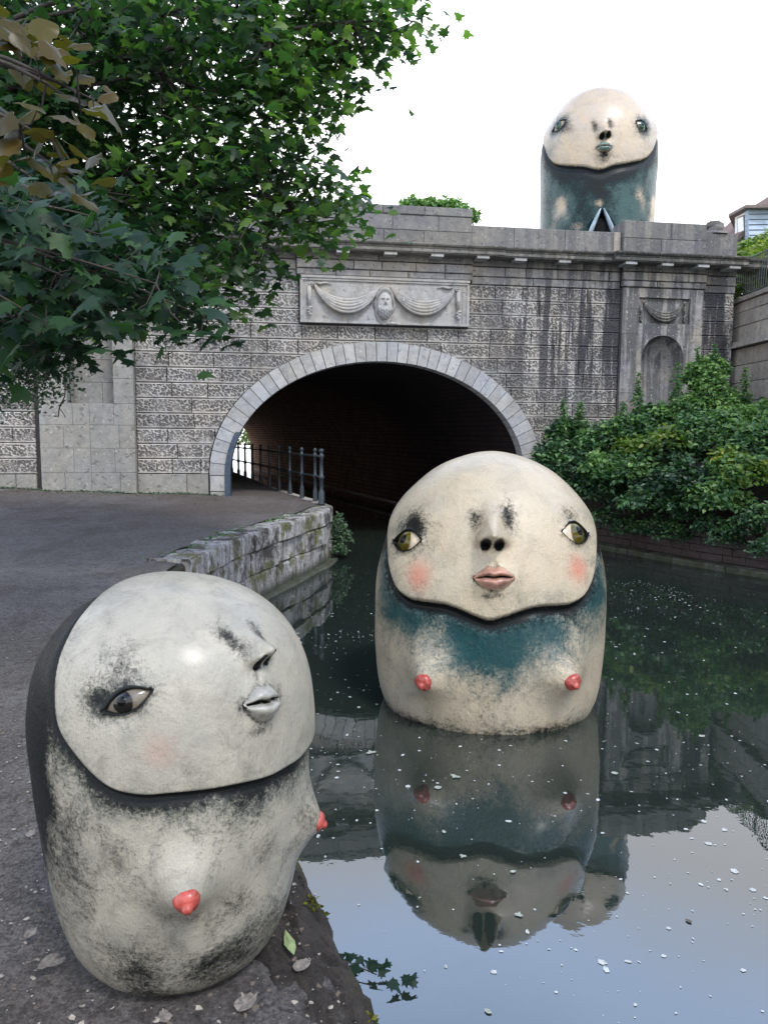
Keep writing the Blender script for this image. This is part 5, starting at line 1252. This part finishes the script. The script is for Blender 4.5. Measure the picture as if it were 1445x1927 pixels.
figure('cream_ceramic_figure',(1.03,7.1,0),[(0,-.75),(.35,-.74),(.7,-.62),(.88,-.4),(.97,-.1),(1.06,.15),(1.10,.5),(1.11,.9),(1.10,1.2),(1.055,1.45),(.965,1.73),(.825,1.97),(.665,2.15),(.49,2.28),(.25,2.38),(0,2.42)],.9,1.11,(-7,35,1.35),
 [(0,-51),(-8,-49),(-21,-44.5),(-33,-42.5),(-43,-40),(-52,-34),(-59,-22),(-63,-8),(-66,8),(-68,27),(-70,50),(-65,75),(-40,92),(0,100)],
 [dict(t='eye',c=(-.809,-.529,1.639),roll=10,hw=.14,hh=.075,ir=.070,ix=-.015,sx=0.02,sy=.05,sm=.95),
  dict(t='eye',c=(.644,-.644,1.735),roll=-9,hw=.14,hh=.078,ir=.072,ix=.015,sx=-.02,sy=.06,sm=.42),
  dict(t='nose',c=(-.112,-.881,1.70),up=(-.102,-.747,1.954),L=.36,w=.090,h=.27,sh=.62,sh2=.25,shx=.11),
  dict(t='lips',c=(-.102,-.957,1.396),roll=2,hw=.152,s=1.0,hs=1.08),
  dict(t='breast',c=(-.600,-.832,.53),r=.18,h=.20,nr=.068),dict(t='breast',c=(.500,-.885,.56),r=.18,h=.20,nr=.068),
  dict(t='blush',c=(-.711,-.723,1.374),a=1.0,s=1.1),dict(t='blush',c=(.637,-.76,1.439),a=1.0,s=.95),
  dict(t='smudge',c=(-.733,-.515,1.802),a=.55,s=1.1),dict(t='smudge',c=(.612,-.561,1.898),a=.30,s=1.0)],
 430,440,mat_glaze('cream_glaze',(.50,.415,.285),(.44,.385,.285),(.001,.048,.052),(.005,.006,.006),(.55,.19,.12),.24,.9,1.1,.85),
 'large cream ceramic figure with rosy cheeks and olive eyes standing in the canal water',
 dict(fh=.034,neck=1.9,neckw=.055,hoodz=.85,hood0=68,hood1=80,teal=1.25,tealw=.36,grime=.18,lipmat=gloss('pink_lip_glaze',(.40,.215,.155),.3,.45,9),
  sclera=gloss('eye_white',(.55,.45,.32),.12),iris=gloss('olive_iris',(.075,.062,.006),.12,.3),pupil=pup,red=red,flap=None,
  blobs=[((-.05,-.99,.78),(.34,.4,.20),1,.55),((.0,-1.0,.50),(.12,.3,.24),1,.40),((0,-1.0,-.03),(3,3,.13),0,.62),((.95,-.4,1.05),(.25,.5,.3),1,.6),((-.9,-.4,1.0),(.25,.5,.25),1,.5),((.7,-.6,.15),(.35,.5,.2),1,.30)]))
figure('teal_ceramic_figure',(5.57,20.3,6.5),[(0,0),(1.0,0.0),(1.42,.06),(1.47,.5),(1.47,1.5),(1.48,2.5),(1.5,3.2),(1.45,3.75),(1.33,4.1),(1.12,4.43),(.87,4.7),(.6,4.87),(.3,4.97),(0,5.0)],.9,1.48,(-12,35,3.4),
 [(0,-64),(-16,-60),(-34,-55),(-51,-46),(-62,-32),(-68,-14),(-72,2),(-73,18),(-70,36),(-62,58),(-42,84),(0,94)],
 [dict(t='eye',c=(-1.21,-.668,3.879),roll=22,hw=.13,hh=.07,ir=.055,ix=.0,sm=1.5,sy=.01),
  dict(t='eye',c=(.709,-1.151,3.70),roll=-22,hw=.115,hh=.07,ir=.055,ix=.0,sm=1.5,sx=.03,sy=.01),
  dict(t='nose',c=(-.246,-1.324,3.42),up=(-.292,-1.291,3.667),L=.27,w=.078,h=.15,sh=.65,s=1),
  dict(t='lips',c=(-.248,-1.332,3.115),roll=0,hw=.14,s=.95),
  dict(t='cleft',c=(-.23,-1.307,1.42)),
  dict(t='smudge',c=(-.98,-.9,3.72),a=.35,s=1.3),dict(t='smudge',c=(-1.25,-.5,3.3),a=.5,s=1.6,ch=1),dict(t='smudge',c=(1.2,-.6,3.9),a=.5,s=1.5,ch=1),dict(t='smudge',c=(-.2,-1.32,2.85),a=.45,s=1.2)],
 260,280,mat_glaze('teal_glaze',(.52,.41,.27),(.45,.385,.31),(.001,.052,.052),(.012,.016,.018),(.5,.3,.2),.24,.6,1.5),
 'teal-bodied ceramic figure with a pale face standing on the bridge behind the parapet',
 dict(fh=.024,neck=2.4,neckw=.06,hoodz=2.2,hood0=74,hood1=88,teal=2.1,tealw=2.2,grime=.75,lipmat=gloss('teal_lip_glaze',(.16,.24,.21),.2,.3,12),
  sclera=gloss('pale_eye_white',(.26,.23,.17),.12),iris=gloss('green_iris',(.015,.075,.045),.05,.3),pupil=pup,red=red,flap=gloss('pale_blue_glaze',(.26,.33,.38),.25,.35,6),
  blobs=[((-1.1,-.85,1.75),(.34,.5,.55),1,-1.5),((1.25,-.65,1.8),(.22,.5,.5),1,-1.5),((.75,-1.1,2.0),(.22,.3,.3),1,-.9),((-.2,-1.3,2.25),(.5,.4,.35),0,.45),((-.23,-1.3,1.82),(.26,.3,.17),1,-2.2),((-.75,-1.1,1.3),(.18,.3,.12),1,-1.6),((.35,-1.2,1.4),(.25,.3,.12),1,-1.7)]))
